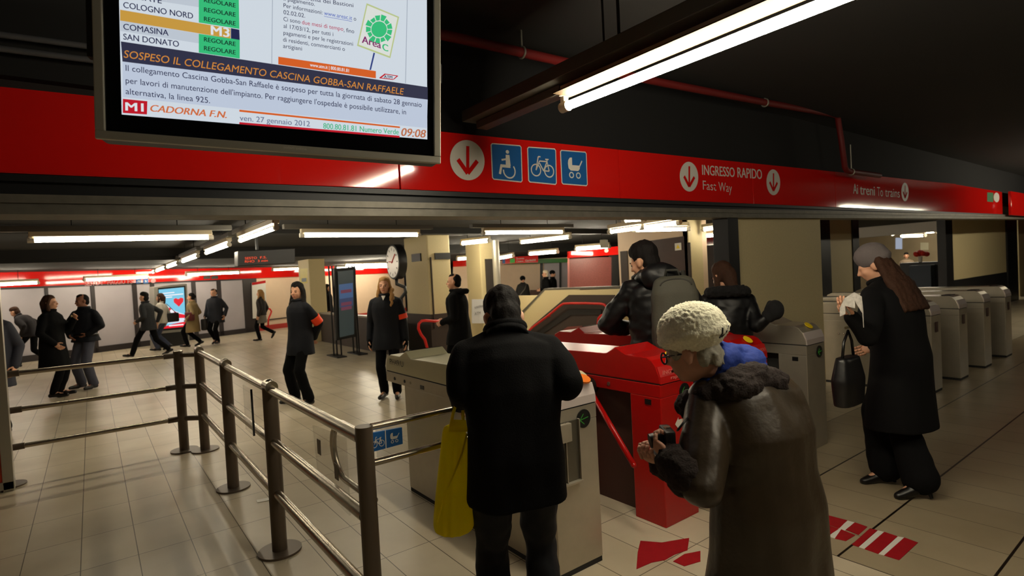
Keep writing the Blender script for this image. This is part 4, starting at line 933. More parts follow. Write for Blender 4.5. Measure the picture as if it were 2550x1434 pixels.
    def coat(p, m, hem=.78, flare=1., chest=1., sleeves=1., fold=(.010, 7, 3), name='coat', wristgap=0., collar=True, zopen=None, hemoff=(0, 0), belt=False, cuff=None):
        s = p.s; b = MB(); c = p.bend; R = []
        zs = [(hem, .205 * flare, .155 * flare), ((hem + .93) / 2, .198 * (1 + (flare - 1) * .6), .150 * (1 + (flare - 1) * .6)), (.93, .190, .145), (1.05, .178 if not belt else .165, .135), (1.20, .190, .140), (1.30, .196, .140), (1.37, .185, .125), (1.415, .150, .105), (1.45, .098, .082), (1.475, .078, .074)]
        for z, rx, ry in zs:
            M = p.Rt if z > 1.22 else (p.Rl if z > 1.0 else I3)
            k = 1 if z > 1.4 else chest; ct = c((0, -.012, z)) if z > .85 else c((0, 0, z)) * 1
            if z < .9: f = (.93 - z) / max(.01, .93 - hem); ct = ct + V((hemoff[0] * f, hemoff[1] * f, 0)) * s
            R.append((ct, rx * k * s, ry * k * s, M))
        b.loft(R, 36, power=2.25)
        for k in (0, 1):
            w = p.wr[k] - (p.wr[k] - p.el[k]).normalized() * (.0 + wristgap) * s
            b.cap(p.sh[k], p.sh[k].lerp(p.el[k], .5), .064 * s * sleeves, .068 * s * sleeves); b.cap(p.sh[k].lerp(p.el[k], .5), p.el[k], .068 * s * sleeves, .058 * s * sleeves); b.cap(p.el[k], w, .058 * s * sleeves, .047 * s * sleeves)
            b.cap(p.neck + p.Rt @ V((.05 * (2 * k - 1), 0, -.03)) * s, p.sh[k], .06 * s, .062 * s * sleeves)
        o = p.add(name, b, m, fold and (fold[0] * s, fold[1], fold[2]))
        if collar:
            k = MB(); nk = p.neck + p.Rt @ V((0, .008, .025)) * s
            k.torus(nk, .078 * s, .024 * s, p.Rt, 28, ry=.080 * s); p.add('collar', k, m, None, vox=min(.01, p.vox), parent=o)
        return o
    def trousers(p, m, r=(.088, .068, .062), fold=(.008, 9, 6)):
        s = p.s; b = MB(); b.ell(p.bend((0, 0, .94)), (.165 * s, .12 * s, .11 * s))
        for k in (0, 1):
            a = p.ank[k] + (p.knee[k] - p.ank[k]).normalized() * .02 * s
            b.cap(p.hip[k], p.knee[k], r[0] * s, r[1] * s); b.cap(p.knee[k], a, r[1] * s, r[2] * s)
        return p.add('trousers', b, m, (fold[0] * s, fold[1], fold[2]))
    def shoes(p, m=SHOE, heel=0., r=1.):
        s = p.s
        for k in (0, 1):
            d = p.toe[k] - p.ank[k]; f = d.normalized(); b = MB(); a = p.ank[k]; up = (p.ank[k] - p.knee[k]).normalized() * -1
            h = a - f * .035 * s - up * .045 * s; t = p.toe[k] + f * .02 * s - V((0, 0, .0))
            b.cap(h, h * .5 + t * .5 + up * .012 * s, .036 * s * r, .040 * s * r); b.cap(h * .5 + t * .5, t, .042 * s * r, .030 * s * r); b.cap(a, a + up * .03 * s, .042 * s * r, .042 * s * r); b.cap(a, h, .042 * s * r, .036 * s * r)
            me = fuse(b, min(p.vox, .009), 4); lo = 0.004
            if min(v.co.z for v in me.vertices) < .05:
                for v in me.vertices: v.co.z = max(v.co.z, lo)
            o = link('shoe', me, m, p.root, True)
            if heel: MB().cyl(h - up * heel * s * .9, h, .010 * s, .022 * s, 12).build('heel', m, o, .6, 0, True)
    def W(p, v): return Matrix.Rotation(p.root.rotation_euler.z, 3, 'Z') @ V(v) + p.root.location
    def Lc(p, w): return Matrix.Rotation(-p.root.rotation_euler.z, 3, 'Z') @ (V(w) - p.root.location)
DKBLUE = mat('dark_blue_uniform', (15, 18, 26), .8, nscale=50, namt=.2, bump=.15, bscale=120, spec=.3)
DKTRS = mat('black_trousers', (9, 9, 11), .9, spec=.15)
JEANS = mat('dark_jeans', (15, 18, 26), .85, nscale=70, namt=.3)
HIVIS = mat('orange_armband', (255, 70, 22), .5)
PUFF = mat('black_shiny_puffer', (13, 13, 15), .46, bump=.3, bscale=22, spec=.35)
LEATH = mat('dark_brown_leather', (56, 45, 30), .42, nscale=9, namt=.25, bump=.8, bscale=9)
FURB = mat('dark_brown_fur', (34, 22, 18), .9, nscale=120, namt=.6, bump=.6, bscale=160)
def xy(px, py): q = fl(px, py); return q.x, q.y
def tolocal(phi, base, wpt, s):
    q = Matrix.Rotation(math.radians(phi), 3, 'Z') @ (V(wpt) - V((base[0], base[1], 0))); return q / s
# --- man in the black coat with the yellow bag --------------------------------------------------
pb_ = (1.393, 1.888); ph = 28; s1 = 1.70 / 1.72
P = Person('person from behind in a black coat and dark jeans, reaching to the steel ticket gate', *pb_, ph, 1.70, lean=5, hunch=18, head=(-4, 42), hcw=at(1254, 792, 2.50), wrists=[tolocal(ph, pb_, at(1150, 1000, 2.5), s1), tolocal(ph, pb_, at(1415, 930, 2.60), s1)], elw=[tolocal(ph, pb_, at(1152, 965, 2.33), s1), tolocal(ph, pb_, at(1412, 955, 2.33), s1)], feet=[(-.12, 0), (.12, .02)], vox=.009, seed=1, shoulder=1.06)
P.body(); P.hair('full', HAIRB, .004)
ct = P.coat(BLACKCLOTH, hem=.735, chest=1.10, flare=.96, sleeves=1.14, fold=(.012, 6, 2.5))
P.trousers(JEANS, (.105, .078, .078), (.012, 9, 8)); P.shoes()
s = P.s
# stand collar standing up the neck
dn = (P.hc - P.neck).normalized(); Mn = dn.to_track_quat('Z', 'Y').to_matrix()
k = MB(); k.loft([(P.neck - dn * .04 * s, .105 * s, .100 * s, Mn), (P.neck + dn * .02 * s, .088 * s, .086 * s, Mn), (P.neck + dn * .075 * s, .080 * s, .080 * s, Mn)], 28); P.add('stand_collar', k, BLACKCLOTH, None, parent=ct)
# --- yellow shopping bag ----------------------------------------------------------------------------
YB_ = mat('yellow_fabric', (226, 206, 6), .6, bump=.2, bscale=30, nscale=7, namt=.12)
nt_ = YB_.node_tree; pr_ = nt_.nodes['Principled BSDF']; tl_ = nt_.nodes.new('ShaderNodeBsdfTranslucent'); tl_.inputs['Color'].default_value = (*lin((250, 240, 20)), 1)
ms_ = nt_.nodes.new('ShaderNodeMixShader'); ms_.inputs[0].default_value = .6; nt_.links.new(pr_.outputs[0], ms_.inputs[1]); nt_.links.new(tl_.outputs[0], ms_.inputs[2]); nt_.links.new(ms_.outputs[0], nt_.nodes['Material Output'].inputs['Surface'])
d0 = 2.42
bag = thing('shopping_bag', 'big yellow fabric shopping bag hanging from the hand of the black-coated man', 'bag', at(1130, 1330, d0))
RT = RW @ V((1, 0, 0)); DP = V((FWD.x, FWD.y, 0)).normalized()
def bp(px, py, dd=0.): return at(px, py, d0 + dd)
bm_ = MB(); L = []
rows = [(1060, 1112, 1142, .03), (1062, 1100, 1160, .05), (1100, 1097, 1168, .075), (1170, 1088, 1176, .09), (1250, 1079, 1184, .10), (1305, 1074, 1186, .10), (1322, 1082, 1180, .085)]
for i, (py, xa, xb, th) in enumerate(rows):
    A, B = bp(xa, py + (0 if i < 4 else 4)), bp(xb, py); ring = []
    n = 10
    for j in range(n + 1):
        t = j / n; ring.append(A.lerp(B, t) - DP * th * math.sin(math.pi * t) ** .5 * (1 if j % 2 else .82) * (.35 if i < 2 else 1))
    for j in range(1, n): t = 1 - j / n; ring.append(A.lerp(B, t) + DP * th * math.sin(math.pi * t) ** .5)
    L.append([bm_.bm.verts.new(v) for v in ring])
for a, b in zip(L, L[1:]):
    for j in range(len(a)): bm_.bm.faces.new((a[j], a[(j + 1) % len(a)], b[(j + 1) % len(a)], b[j]))
bm_.bm.faces.new(list(reversed(L[-1])))
me = bm_.mesh(); o = link('bag_body', me, YB_, bag); md = o.modifiers.new('s', 'SUBSURF'); md.levels = md.render_levels = 2
for q in me.polygons: q.use_smooth = True
MB().tube([bp(1122, 1064, -.03), bp(1128, 1030, -.02), bp(1136, 1004, -.01), bp(1146, 990, .0), bp(1152, 1010, .01), bp(1154, 1064, .02)], .007).build('handle', YB_, bag, smooth=True)
MB().prism([bp(1117, 1075, -.045), bp(1122, 1045, -.035), bp(1160, 1046, -.035), bp(1165, 1075, -.045)], DP * .004).build('fold_over', YB_, bag)
fld = MB().tube([bp(1163, 1080, -.07), bp(1150, 1130, -.095), bp(1130, 1180, -.105), bp(1105, 1235, -.105), bp(1090, 1300, -.10)], .004).build('crease_piping', YB_, bag, smooth=True)
# --- attendants ---------------------------------------------------------------------------------------
def armband(p, k, t0=.62, t1=.92, r=.073):
    a, b = p.sh[k], p.el[k]; s = p.s
    p.raw('armband', MB().cyl(a.lerp(b, t0), a.lerp(b, t1), r * s, r * .95 * s, 24), HIVIS, .6)
gx, gy = xy(757, 1004)
P = Person('person with long black hair, dark uniform coat and orange armband, hands behind the back', gx, gy, 252, 1.70, head=(-22, 4), wrists=[(-.05, -.20, .92), (.05, -.21, .93)], elbows=[(-1, -.8, 0), (1, -.8, 0)], feet=[(-.19, .04), (.19, 0)], vox=.011, seed=2)
P.body(); P.face(); P.hair('long', HAIRB); P.coat(DKBLUE, hem=.70, flare=1.04, chest=1.04, fold=(.007, 7, 3)); P.trousers(DKTRS, (.09, .075, .075)); P.shoes(); armband(P, 0, .60, .98, .075)
gx, gy = xy(974, 990)
P = Person('person with long wavy blond hair facing us in a dark uniform coat with orange armband', gx, gy, 216, 1.71, head=(2, -2), wrists=[(-.26, .02, .82), (.26, -.02, .84)], feet=[(-.10, .02), (.09, -.04)], vox=.010, seed=3)
P.body(); P.face(HAIRBR); P.hair('wavy', HAIRBL); c_ = P.coat(DKBLUE, hem=.70, flare=1.05, chest=1.02, fold=(.007, 7, 3)); P.trousers(DKTRS, (.09, .07, .066)); P.shoes(); armband(P, 0, .62, .86, .078)
P.raw('shirt', MB().prism([P.hd((-.03, .085, -.135)), P.hd((.03, .085, -.135)), P.hd((0, .115, -.20))], P.Rh @ V((0, .01, 0))), WHITE, False)
P.raw('glove', MB().ell(P.wr[0] + V((0, .01, -.05)), (.035, .05, .085)), DKTRS); P.raw('glove', MB().ell(P.wr[1] + V((0, .01, -.05)), (.035, .05, .085)), DKTRS)
# --- man by the pillar ----------------------------------------------------------------------------------
q = at(1140, 760, 8.4)
P = Person('person in profile with receding dark hair and black hooded coat by the pillar', q.x, q.y, -42, 1.71, lean=4, head=(-8, 0), wrists=[(-.1, .22, 1.0), (.12, .24, 1.0)], vox=.011, seed=4)
P.body(); P.face(); P.hair('thin', HAIRB); P.coat(BLACKCLOTH, hem=.66, chest=1.12, flare=1.12, sleeves=1.1); P.trousers(DKTRS); P.shoes()
k = MB(); k.torus(P.neck + P.Rt @ V((0, -.055, -.01)) * P.s, .085 * P.s, .045 * P.s, P.Rt, ry=.10 * P.s); P.add('hood', k, BLACKCLOTH, (.008, 9, 9))
# --- man with the backpack ------------------------------------------------------------------------------
PB = Person('person seen from behind in a shiny black padded jacket carrying a grey backpack', 3.46, 2.74, 42, 1.88, lean=4, hunch=10, head=(-52, 18), hcw=at(1603, 652, 4.33), wrists=[(-.20, .28, 1.08), (.14, .30, 1.08)], elbows=[(-.9, -.5, -.4), (.9, -.5, -.4)], vox=.010, seed=5, shoulder=1.1)
P = PB; P.body(); P.face(); P.hair('full', HAIRB, .006); P.coat(PUFF, hem=.80, chest=1.14, flare=1.04, sleeves=1.18, fold=(.016, 7, 9), name='jacket'); P.trousers(JEANS); P.shoes()
k = MB(); k.torus(P.neck + P.Rt @ V((0, -.03, .0)) * P.s, .10 * P.s, .055 * P.s, P.Rt, ry=.105 * P.s); k.ell(P.neck + P.Rt @ V((.0, -.13, -.02)) * P.s, (.14 * P.s, .075 * P.s, .10 * P.s), P.Rt); P.add('hood', k, PUFF, (.012, 9, 9))
s = P.s
bpk = thing('backpack', 'grey-green backpack worn by the man in the black padded jacket', 'backpack', P.W(P.bend((.06, -.22, 1.0))), P.root.rotation_euler.z)
GREYP = mat('grey_green_canvas', (64, 62, 52), .75, bump=.2, bscale=90)
GREYD = mat('dark_grey_strap', (44, 43, 38), .8)
loc = lambda v: V(v) - V(P.bend((.06, -.22, 1.0)))
def bk_ring(z, rx, ry, oy=0.): return (loc(P.bend((.07, -.235 + oy, z))), rx * s, ry * s, P.Rt)
b = MB(); b.loft([bk_ring(.86, .135, .075, .02), bk_ring(.89, .152, .095), bk_ring(1.1, .158, .105), bk_ring(1.28, .152, .10), bk_ring(1.38, .125, .08), bk_ring(1.405, .09, .05)], 40, power=3.6)
link('pack', fuse(b, .01, 5, (.006, 8, 6)), GREYP, bpk, True)
b = MB(); b.loft([(loc(P.bend((.08, -.335, .87))), .115 * s, .035 * s, P.Rt), (loc(P.bend((.08, -.345, 1.10))), .12 * s, .04 * s, P.Rt), (loc(P.bend((.08, -.34, 1.20))), .115 * s, .03 * s, P.Rt)], 36, power=4); fp = link('front_pocket', fuse(b, .009, 4), GREYP, bpk, True)
b = MB()
b.tube([loc(P.bend((.08 + .122 * math.cos(a), -.375 - .0 * abs(math.cos(a)), 1.19 + .02 * math.sin(a)))) for a in [math.pi * i / 12 for i in range(13)]], .006); link('zip', b.mesh(True), GREYD, fp, True)
b = MB(); b.tube([loc(P.bend((.07 + .10 * math.cos(a), -.315, 1.33 + .045 * math.sin(a)))) for a in [math.pi * i / 12 for i in range(13)]], .006); link('top_seam', b.mesh(True), GREYD, bpk, True)
b = MB(); b.tube([loc(P.bend((.02, -.22, 1.40))), loc(P.bend((.03, -.25, 1.45))), loc(P.bend((.10, -.25, 1.45))), loc(P.bend((.12, -.22, 1.40)))], .011); link('grab_handle', b.mesh(True), GREYD, bpk, True)
for sx in (-1, 1):
    b = MB(); b.tube([loc(P.bend((.07 + sx * .09, -.18, 1.38))), loc(P.bend((sx * .15 + .02, -.10, 1.47))), loc(P.bend((sx * .155, .02, 1.475))), loc(P.bend((sx * .15, .13, 1.36)))], .017); link('shoulder_strap', b.mesh(True), GREYD, bpk, True)
# --- woman with the fur hood ------------------------------------------------------------------------------
P = Person('person with brown hair and a black fur-trimmed hood, gloved hand over the steel gate', 4.49, 2.81, 50, 1.68, hunch=8, head=(-35, 20), wrists=[(-.2, .28, 1.1), tolocal(50, (4.49, 2.81), at(1908, 792, 4.72), 1.68 / 1.72)], elw=[None, tolocal(50, (4.49, 2.81), at(1886, 812, 4.76), 1.68 / 1.72)], vox=.010, seed=6, shoulder=1.05)
P.body(); P.face(); P.hair('bob', HAIRBR); P.coat(PUFF, hem=.80, chest=1.14, flare=1.05, sleeves=1.05, fold=(.012, 7, 8), name='jacket'); P.trousers(DKTRS); P.shoes(); s = P.s
k = MB(); k.torus(P.neck + P.Rt @ V((0, -.04, -.01)) * s, .145 * s, .05 * s, P.Rt, ry=.12 * s)
for i in range(16):
    a = math.pi * 2 * i / 16; k.ell(P.neck + P.Rt @ V((.15 * math.cos(a), -.04 + .125 * math.sin(a), -.012)) * s, .052 * s)
P.add('fur_hood', k, mat('black_fur', (13, 12, 13), .95, bump=.6, bscale=150), (.010, 40, 40), smooth=2)
k = MB(); g0 = P.wr[1]; dd = (P.wr[1] - P.el[1]).normalized(); k.ell(g0 + dd * .10, (.07, .075, .085)); k.ell(g0 + dd * .03, (.06, .06, .06)); k.cap(g0 + dd * .05 + V((-.02, .04, .03)), g0 + dd * .12 + V((-.04, .06, .04)), .026); P.add('glove', k, mat('black_knit_glove', (18, 18, 20), .9, bump=.5, bscale=140))
# --- woman in the long black coat ---------------------------------------------------------------------------
q5 = fl(2250, 1215); ph = 12; s5 = 1.72 / 1.72; r5 = Matrix.Rotation(math.radians(ph), 3, 'Z')
P = Person('person in a long black coat, grey knitted hat and high-heeled boots, holding a newspaper', q5.x, q5.y, ph, 1.72, lean=8, hunch=10, head=(-32, 24), wrists=[tolocal(ph, q5, at(2122, 790, 3.62), s5), tolocal(ph, q5, at(2180, 860, 4.1), s5)], elw=[tolocal(ph, q5, at(2160, 840, 3.66), s5), None], feet=[(*tolocal(ph, q5, fl(2210, 1200), s5)[:2], .105), (*tolocal(ph, q5, fl(2294, 1238), s5)[:2], .115)], toes=[tuple(r5 @ V((-.13, .09, -.08))), tuple(r5 @ V((-.12, .08, -.085)))], vox=.010, seed=7, lift=.025)
P.body()
k = MB()
for i in range(9):
    u = -1 + i / 4; a_ = P.hd((.075 * u, -.045 - .045 * (1 - u * u), .02)); b_ = P.bend((.10 * u + .01, -.125 - .03 * (1 - u * u), 1.40)); c_ = P.bend((.13 * u + .03, -.155 - .03 * (1 - u * u), 1.22))
    k.cap(a_, b_, .030 * P.s, .034 * P.s); k.cap(b_, c_, .034 * P.s, .020 * P.s)
P.add('hair', k, HAIRBR, (.008, 40, 8), smooth=3)
P.coat(mat('black_long_coat', (10, 10, 12), .9, spec=.2), hem=.42, chest=1.14, flare=1.12, sleeves=1.15, fold=(.012, 5, 1.6)); P.trousers(mat('black_flared_trousers', (9, 9, 11), .9, spec=.2), (.095, .085, .118)); P.shoes(heel=.10); s = P.s
k = MB(); k.ell(P.hd((0, -.02, .075)), (.098 * s, .112 * s, .09 * s), P.Rh); k.ell(P.hd((0, -.03, .04)), (.098 * s, .112 * s, .07 * s), P.Rh)
P.add('knitted_hat', k, mat('grey_knit_hat', (104, 96, 96), .9, bump=.4, bscale=120), (.003, 60, 60))
npw = thing('newspaper', 'folded newspaper held by the person in the long black coat', 'newspaper', P.W(P.wr[0] + V((.02, .06, 0))))
A = at(2095, 745, 3.55); b = MB(); pts = [at(2092, 768, 3.55), at(2104, 742, 3.52), at(2128, 728, 3.48), at(2146, 738, 3.44), at(2150, 775, 3.42)]
for a_, b_ in zip(pts, pts[1:]): b.prism([a_, b_, b_ + V((0, 0, -.10)) , a_ + V((0, 0, -.05))], FWD * .006)
b.cap(P.W(P.wr[0]), at(2100, 760, 3.54), .008); b.build('sheet', mat('newsprint', (196, 192, 184), .8, nscale=60, namt=.5), npw)
hbg = thing('handbag', 'black handbag with small metal studs hanging beside the person in the long coat', 'bag', at(2095, 990, 3.75))
b = MB(); c0 = at(2112, 925, 3.72); b.loft([(c0 + V((0, 0, -.22)), .15, .06, I3), (c0 + V((0, 0, -.05)), .165, .07, I3), (c0 + V((0, 0, .10)), .12, .045, I3)], 28, power=3); link('bag_body', fuse(b, .012, 4), mat('black_bag_leather', (16, 16, 18), .4), hbg)
MB().tube([c0 + V((-.08, 0, .09)), c0 + V((-.05, 0, .2)), c0 + V((.02, .0, .27)), c0 + V((.07, 0, .2)), c0 + V((.09, 0, .09))], .009).build('strap', SHOE, hbg, smooth=True)
for px in (2089, 2101): MB().ell(at(px, 831, 3.66), .006).build('stud', CHROME, hbg, smooth=True)
# --- bent woman in the white hat ------------------------------------------------------------------------------
bq = at(1905, 1250, 1.95); ph = 12; sW = 1.54 / 1.72
P = Person('person in a white knitted hat, blue scarf and long brown leather coat, bending forward', bq.x, bq.y, ph, 1.54, lean=6, hunch=30, head=(-30, 14), hcw=at(1722, 874, 1.96), wrists=[tolocal(ph, bq, at(1672, 1145, 1.84), sW), tolocal(ph, bq, at(1650, 1150, 2.02), sW)], elw=[tolocal(ph, bq, at(1742, 1215, 1.77), sW), tolocal(ph, bq, at(1820, 1200, 2.2), sW)], feet=[(-.1, .02), (.1, -.03)], vox=.007, seed=11, shoulder=1.0)
s = P.s; P.body(SKIN2, curl=1.5, grip=[(.9, .1, .5), (-.5, .1, .9)])
h_ = MB(); E_ = lambda c, r: h_.ell(P.hd(c), [k * s for k in r], P.Rh, 22)
E_((0, -.03, .045), (.080, .092, .07)); E_((0, -.068, -.015), (.066, .044, .052)); E_((0, .05, .05), (.070, .055, .045))
for sg in (-1, 1):
    E_((.064 * sg, .040, .010), (.016, .024, .030)); E_((.058 * sg, -.056, -.030), (.018, .024, .036))
for i in range(9): h_.cap(P.hd((-.05 + .0125 * i, -.098, -.03)), P.hd((-.048 + .012 * i, -.092 - .004 * (i % 3), -.066 - .008 * (i % 2))), .012 * s, .006 * s)
P.add('hair', h_, HAIRG, (.005, 70, 14), vox=.006, smooth=2)
k = MB(); k.ell(P.hd((0, -.025, .085)), (.125 * s, .135 * s, .105 * s), P.Rh); k.ell(P.hd((0, -.025, .065)), (.130 * s, .142 * s, .06 * s), P.Rh)
hm = fuse(k, .005, 4)
for v in hm.vertices:
    nn = v.normal; v.co += nn * (.0045 * noise.noise(v.co * 120) + .003 * noise.noise(v.co * 260))
for p_ in hm.polygons: p_.use_smooth = True
link('knitted_hat', hm, mat('white_boucle_wool', (244, 238, 212), .95, nscale=140, namt=.14, bump=.45, bscale=200), P.root, True)
bw = MB()
for dx in (-.010, .012): bw.tube([P.hd((-.045 + dx, -.135, .03)), P.hd((-.05 + dx * 2.5, -.155, .045)), P.hd((-.05 + dx * 3.6, -.165, .065))], .0032 * s)
P.raw('hat_ribbon', bw, BLK)
# glasses
gl = MB()
for sg in (-1, 1):
    gl.torus(P.hd((.034 * sg, .104, -.004)), .028 * s, .0035 * s, P.Rh @ Matrix.Rotation(math.pi / 2, 3, 'X'), 20, ry=.022 * s)
    gl.tube([P.hd((.062 * sg, .10, .004)), P.hd((.074 * sg, .05, .004)), P.hd((.080 * sg, -.005, .0)), P.hd((.079 * sg, -.02, -.02))], .003 * s)
gl.tube([P.hd((-.008, .108, .002)), P.hd((0, .112, .005)), P.hd((.008, .108, .002))], .003 * s)
P.raw('glasses', gl, mat('navy_spectacle_frame', (20, 24, 48), .3))
P.raw('mouth', MB().cap(P.hd((-.018, .091, -.061)), P.hd((.018, .091, -.061)), .0055 * s), LIPM)
for sg in (-1, 1): P.raw('eye', MB().ell(P.hd((.031 * sg, .080, .0)), (.012 * s, .007 * s, .0065 * s), P.Rh, 12), EYEM)
# scarf
k = MB(); N = lambda x, y, z: P.neck + P.Rt @ V((x, y, z)) * s
dn = (P.hc - P.neck).normalized(); Mn = dn.to_track_quat('Z', 'Y').to_matrix()
k.loft([(P.neck - dn * .03 * s, .15 * s, .15 * s, Mn), (P.neck + dn * .05 * s, .118 * s, .122 * s, Mn), (P.neck + dn * .11 * s, .104 * s, .108 * s, Mn), (P.neck + dn * .165 * s, .092 * s, .098 * s, Mn)], 32)
P.add('scarf', k, mat('bright_blue_scarf', (16, 50, 138), .8, bump=.3, bscale=90), (.012, 16, 30), vox=.007, smooth=2)
ct = P.coat(LEATH, hem=.22, chest=1.20, flare=1.22, sleeves=1.30, fold=(.016, 6, 2.4), collar=False, wristgap=.05)
k = MB()
for i in range(26):
    a = 2 * math.pi * i / 26; k.ell(N(-.04 + .165 * math.cos(a), .03 + .15 * math.sin(a), -.066 + .010 * math.sin(a * 3)), (.058 * s, .058 * s, .048 * s))
for i in range(9): k.ell(N(-.14 + .025 * i, -.115 - .01 * math.sin(i), -.10), .050 * s)
P.add('fur_collar', k, FURB, (.009, 45, 45), vox=.008, smooth=2)
for kk in (0, 1):
    d_ = (P.wr[kk] - P.el[kk]).normalized(); c0 = P.wr[kk] - d_ * .075 * s; c1 = P.wr[kk] - d_ * .01 * s
    k = MB(); k.cap(c0, c1, .078 * s, .066 * s); P.add('fur_cuff', k, FURB, (.008, 45, 45), vox=.008, smooth=2)
P.trousers(DKTRS); P.shoes()
cm = thing('compact_camera', 'small black camera with a strap held in front by the person in the white hat', 'camera', at(1664, 1085, 1.88))
cc = at(1662, 1088, 1.90)
MB().box((0, 0, 0), (.10, .035, .062), M=Matrix.Translation(cc) @ Matrix.Rotation(.9, 4, 'Z')).build('camera_body', BLK, cm, bevel=.008)
MB().cyl(cc, cc + V((-.05, .035, -.01)), .024, seg=20).build('lens', BLK, cm, smooth=.6)
MB().cyl(cc + V((0, 0, .03)), cc + V((0, 0, .036)), .012, seg=14).build('shutter_dial', CHROME, cm, smooth=.6)
MB().tube([cc + V((.03, -.02, .02)), at(1690, 1068, 1.85), at(1704, 1050, 1.86), at(1716, 1036, 1.9)], .004).build('strap', BLK, cm, smooth=True)
# ================================================================== PEOPLE ACROSS THE INNER HALL
def walker(label, x, y, phi, H_, seed, hair=('full', HAIRB), coat_=(BLACKCLOTH, .78, 1.05), trs=DKTRS, stride=.0, vox=.016, face=True, skin=SKIN, **kw):
    if stride:
        kw.setdefault('feet', [(-.06, stride, .09), (.07, -stride * 1.05, .15)]); kw.setdefault('toes', [(-.01, .18, -.02), (.01, .15, -.10)]); kw.setdefault('lift', -.05)
    p = Person(label, x, y, phi, H_, vox=vox, seed=seed, **kw)
    p.body(skin)
    if face: p.face()
    if hair: p.hair(*hair)
    p.coat(coat_[0], hem=coat_[1], flare=coat_[2], chest=coat_[3] if len(coat_) > 3 else 1.06); p.trousers(trs); p.shoes()
    return p
x_, y_ = xy(142, 988)
p = walker('person with brown hair in a long black coat, hand at the chest, facing the policeman', x_, y_, 112, 1.70, 21, ('bob', HAIRBR), (BLACKCLOTH, .50, 1.12, 1.14), vox=.012, head=(0, -2), wrists=[(-.06, .30, 1.30), (.22, .12, .92)], elbows=[(-.6, -.3, -1), (1, -1, 0)])
x_, y_ = xy(222, 966)
p = Person('person in dark police jacket with light badge and grey trousers, hands on belt', x_, y_, 226, 1.70, head=(20, 8), wrists=[(-.17, .10, 1.0), (.13, .17, .98)], elbows=[(-1, -.25, .1), (1, -.3, .1)], feet=[(-.17, .06), (.16, -.02)], vox=.012, seed=22, shoulder=1.08)
p.body(mat('tanned_skin', (150, 100, 76), .6)); p.face(); p.hair('thin', HAIRB); p.coat(DKBLUE, hem=.86, chest=1.16, flare=1.05, sleeves=1.1, name='jacket', belt=True); p.trousers(mat('grey_blue_trousers', (70, 72, 86), .8), (.096, .08, .078)); p.shoes()
p.raw('badge', MB().ell(p.bend((.09, .155, 1.335)), (.018, .012, .02)), mat('brass_badge', (230, 205, 150), .4))
p.raw('belt', MB().loft([(p.bend((0, -.005, .955)), .215 * p.s, .18 * p.s, I3), (p.bend((0, -.005, 1.0)), .215 * p.s, .18 * p.s, I3)], 32), SHOE)
q = at(-28, 800, 6.9)
p = walker('person partly hidden by the aluminium frame at the left edge', q.x, q.y, 205, 1.70, 23, ('thin', HAIRB), (mat('slate_jacket', (40, 42, 54), .8), .6, 1.05), vox=.012, head=(-10, 0))
p.raw('metal_pin', MB().ell(p.W((0, 0, 0)) * 0 + p.bend((.07, .16, 1.14)), .016), CHROME)
x_, y_ = xy(84, 912)
p = walker('person stooping in dark clothes and walking left behind the long black coat', x_, y_, -62, 1.62, 24, ('full', HAIRBR), (mat('plum_black_jacket', (26, 20, 26), .85), .84, 1.05, 1.15), stride=.30, vox=.015, lean=22, hunch=24, head=(0, 25), wrists=[(-.2, .1, .86), (.22, .0, .86)])
x_, y_ = fl(70, 893).x, fl(70, 893).y
tb = thing('travel_bag', 'dark soft bag by the stooping walker at far left', 'bag', (x_, y_, 0)); MB().box((x_, y_, .17), (.5, .24, .30), math.radians(40)).build('bag_body', BLK, tb, bevel=.06, segs=3, smooth=.8); MB().torus((x_, y_, .33), .09, .012, Matrix.Rotation(math.radians(40), 3, 'Z') @ Matrix.Rotation(math.pi / 2, 3, 'X'), 20, (0, math.pi)).build('handle', BLK, tb, smooth=True)
x_, y_ = xy(375, 888)
p = walker('person striding left in a dark jacket and black trousers in front of the light box', x_, y_, -58, 1.72, 25, ('full', HAIRB), (mat('charcoal_jacket', (30, 31, 34), .85), .74, 1.05, 1.05), stride=.42, lean=6, wrists=[(-.20, .16, .94), (.26, -.10, .90)])
x_, y_ = xy(386, 880); x_ += .25; y_ += .5
p = walker('person in blue jeans and a pale top, mostly hidden behind the striding person', x_, y_, -60, 1.66, 26, ('bob', HAIRBR), (mat('pale_top', (196, 190, 178), .8), .86, 1.0, .95), trs=mat('mid_blue_jeans', (58, 66, 88), .85), stride=.12)
sb_ = thing('shoulder_bag', 'black shoulder bag of the person in blue jeans', 'bag', p.W(p.bend((.2, -.2, 1.0)))); MB().box(p.W(p.bend((.2, -.2, 1.0))), (.34, .14, .26), .5).build('bag_body', BLK, sb_, bevel=.04, segs=3, smooth=.8)
a = p.W(p.bend((.2, -.2, 1.0))); MB().tube([a + V((-.1, 0, .12)), p.W(p.bend((.12, -.1, 1.42))), a + V((.1, 0, .12))], .01).build('strap', BLK, sb_, smooth=True)
x_, y_ = xy(484, 864)
p = walker('person with dark hair in a bun and a beige coat walking left', x_, y_, -60, 1.62, 27, ('bun', HAIRB), (mat('beige_coat', (150, 128, 88), .8, nscale=8, namt=.1), .52, 1.12, 1.08), stride=.16, wrists=[(-.24, .05, .9), (.24, .1, .92)])
a = p.W(p.bend((-.22, -.02, 1.02))); hb2 = thing('handbag', 'dark red handbag at the side of the person in the beige coat', 'bag', a); MB().box(a, (.12, .30, .26), .5).build('bag_body', mat('dark_red_leather', (92, 26, 28), .5), hb2, bevel=.04, segs=3, smooth=.8); MB().tube([a + V((-.02, -.08, .12)), p.W(p.bend((-.15, -.01, 1.46))), a + V((.02, .08, .12))], .009).build('strap', SHOE, hb2, smooth=True)
x_, y_ = xy(541, 857)
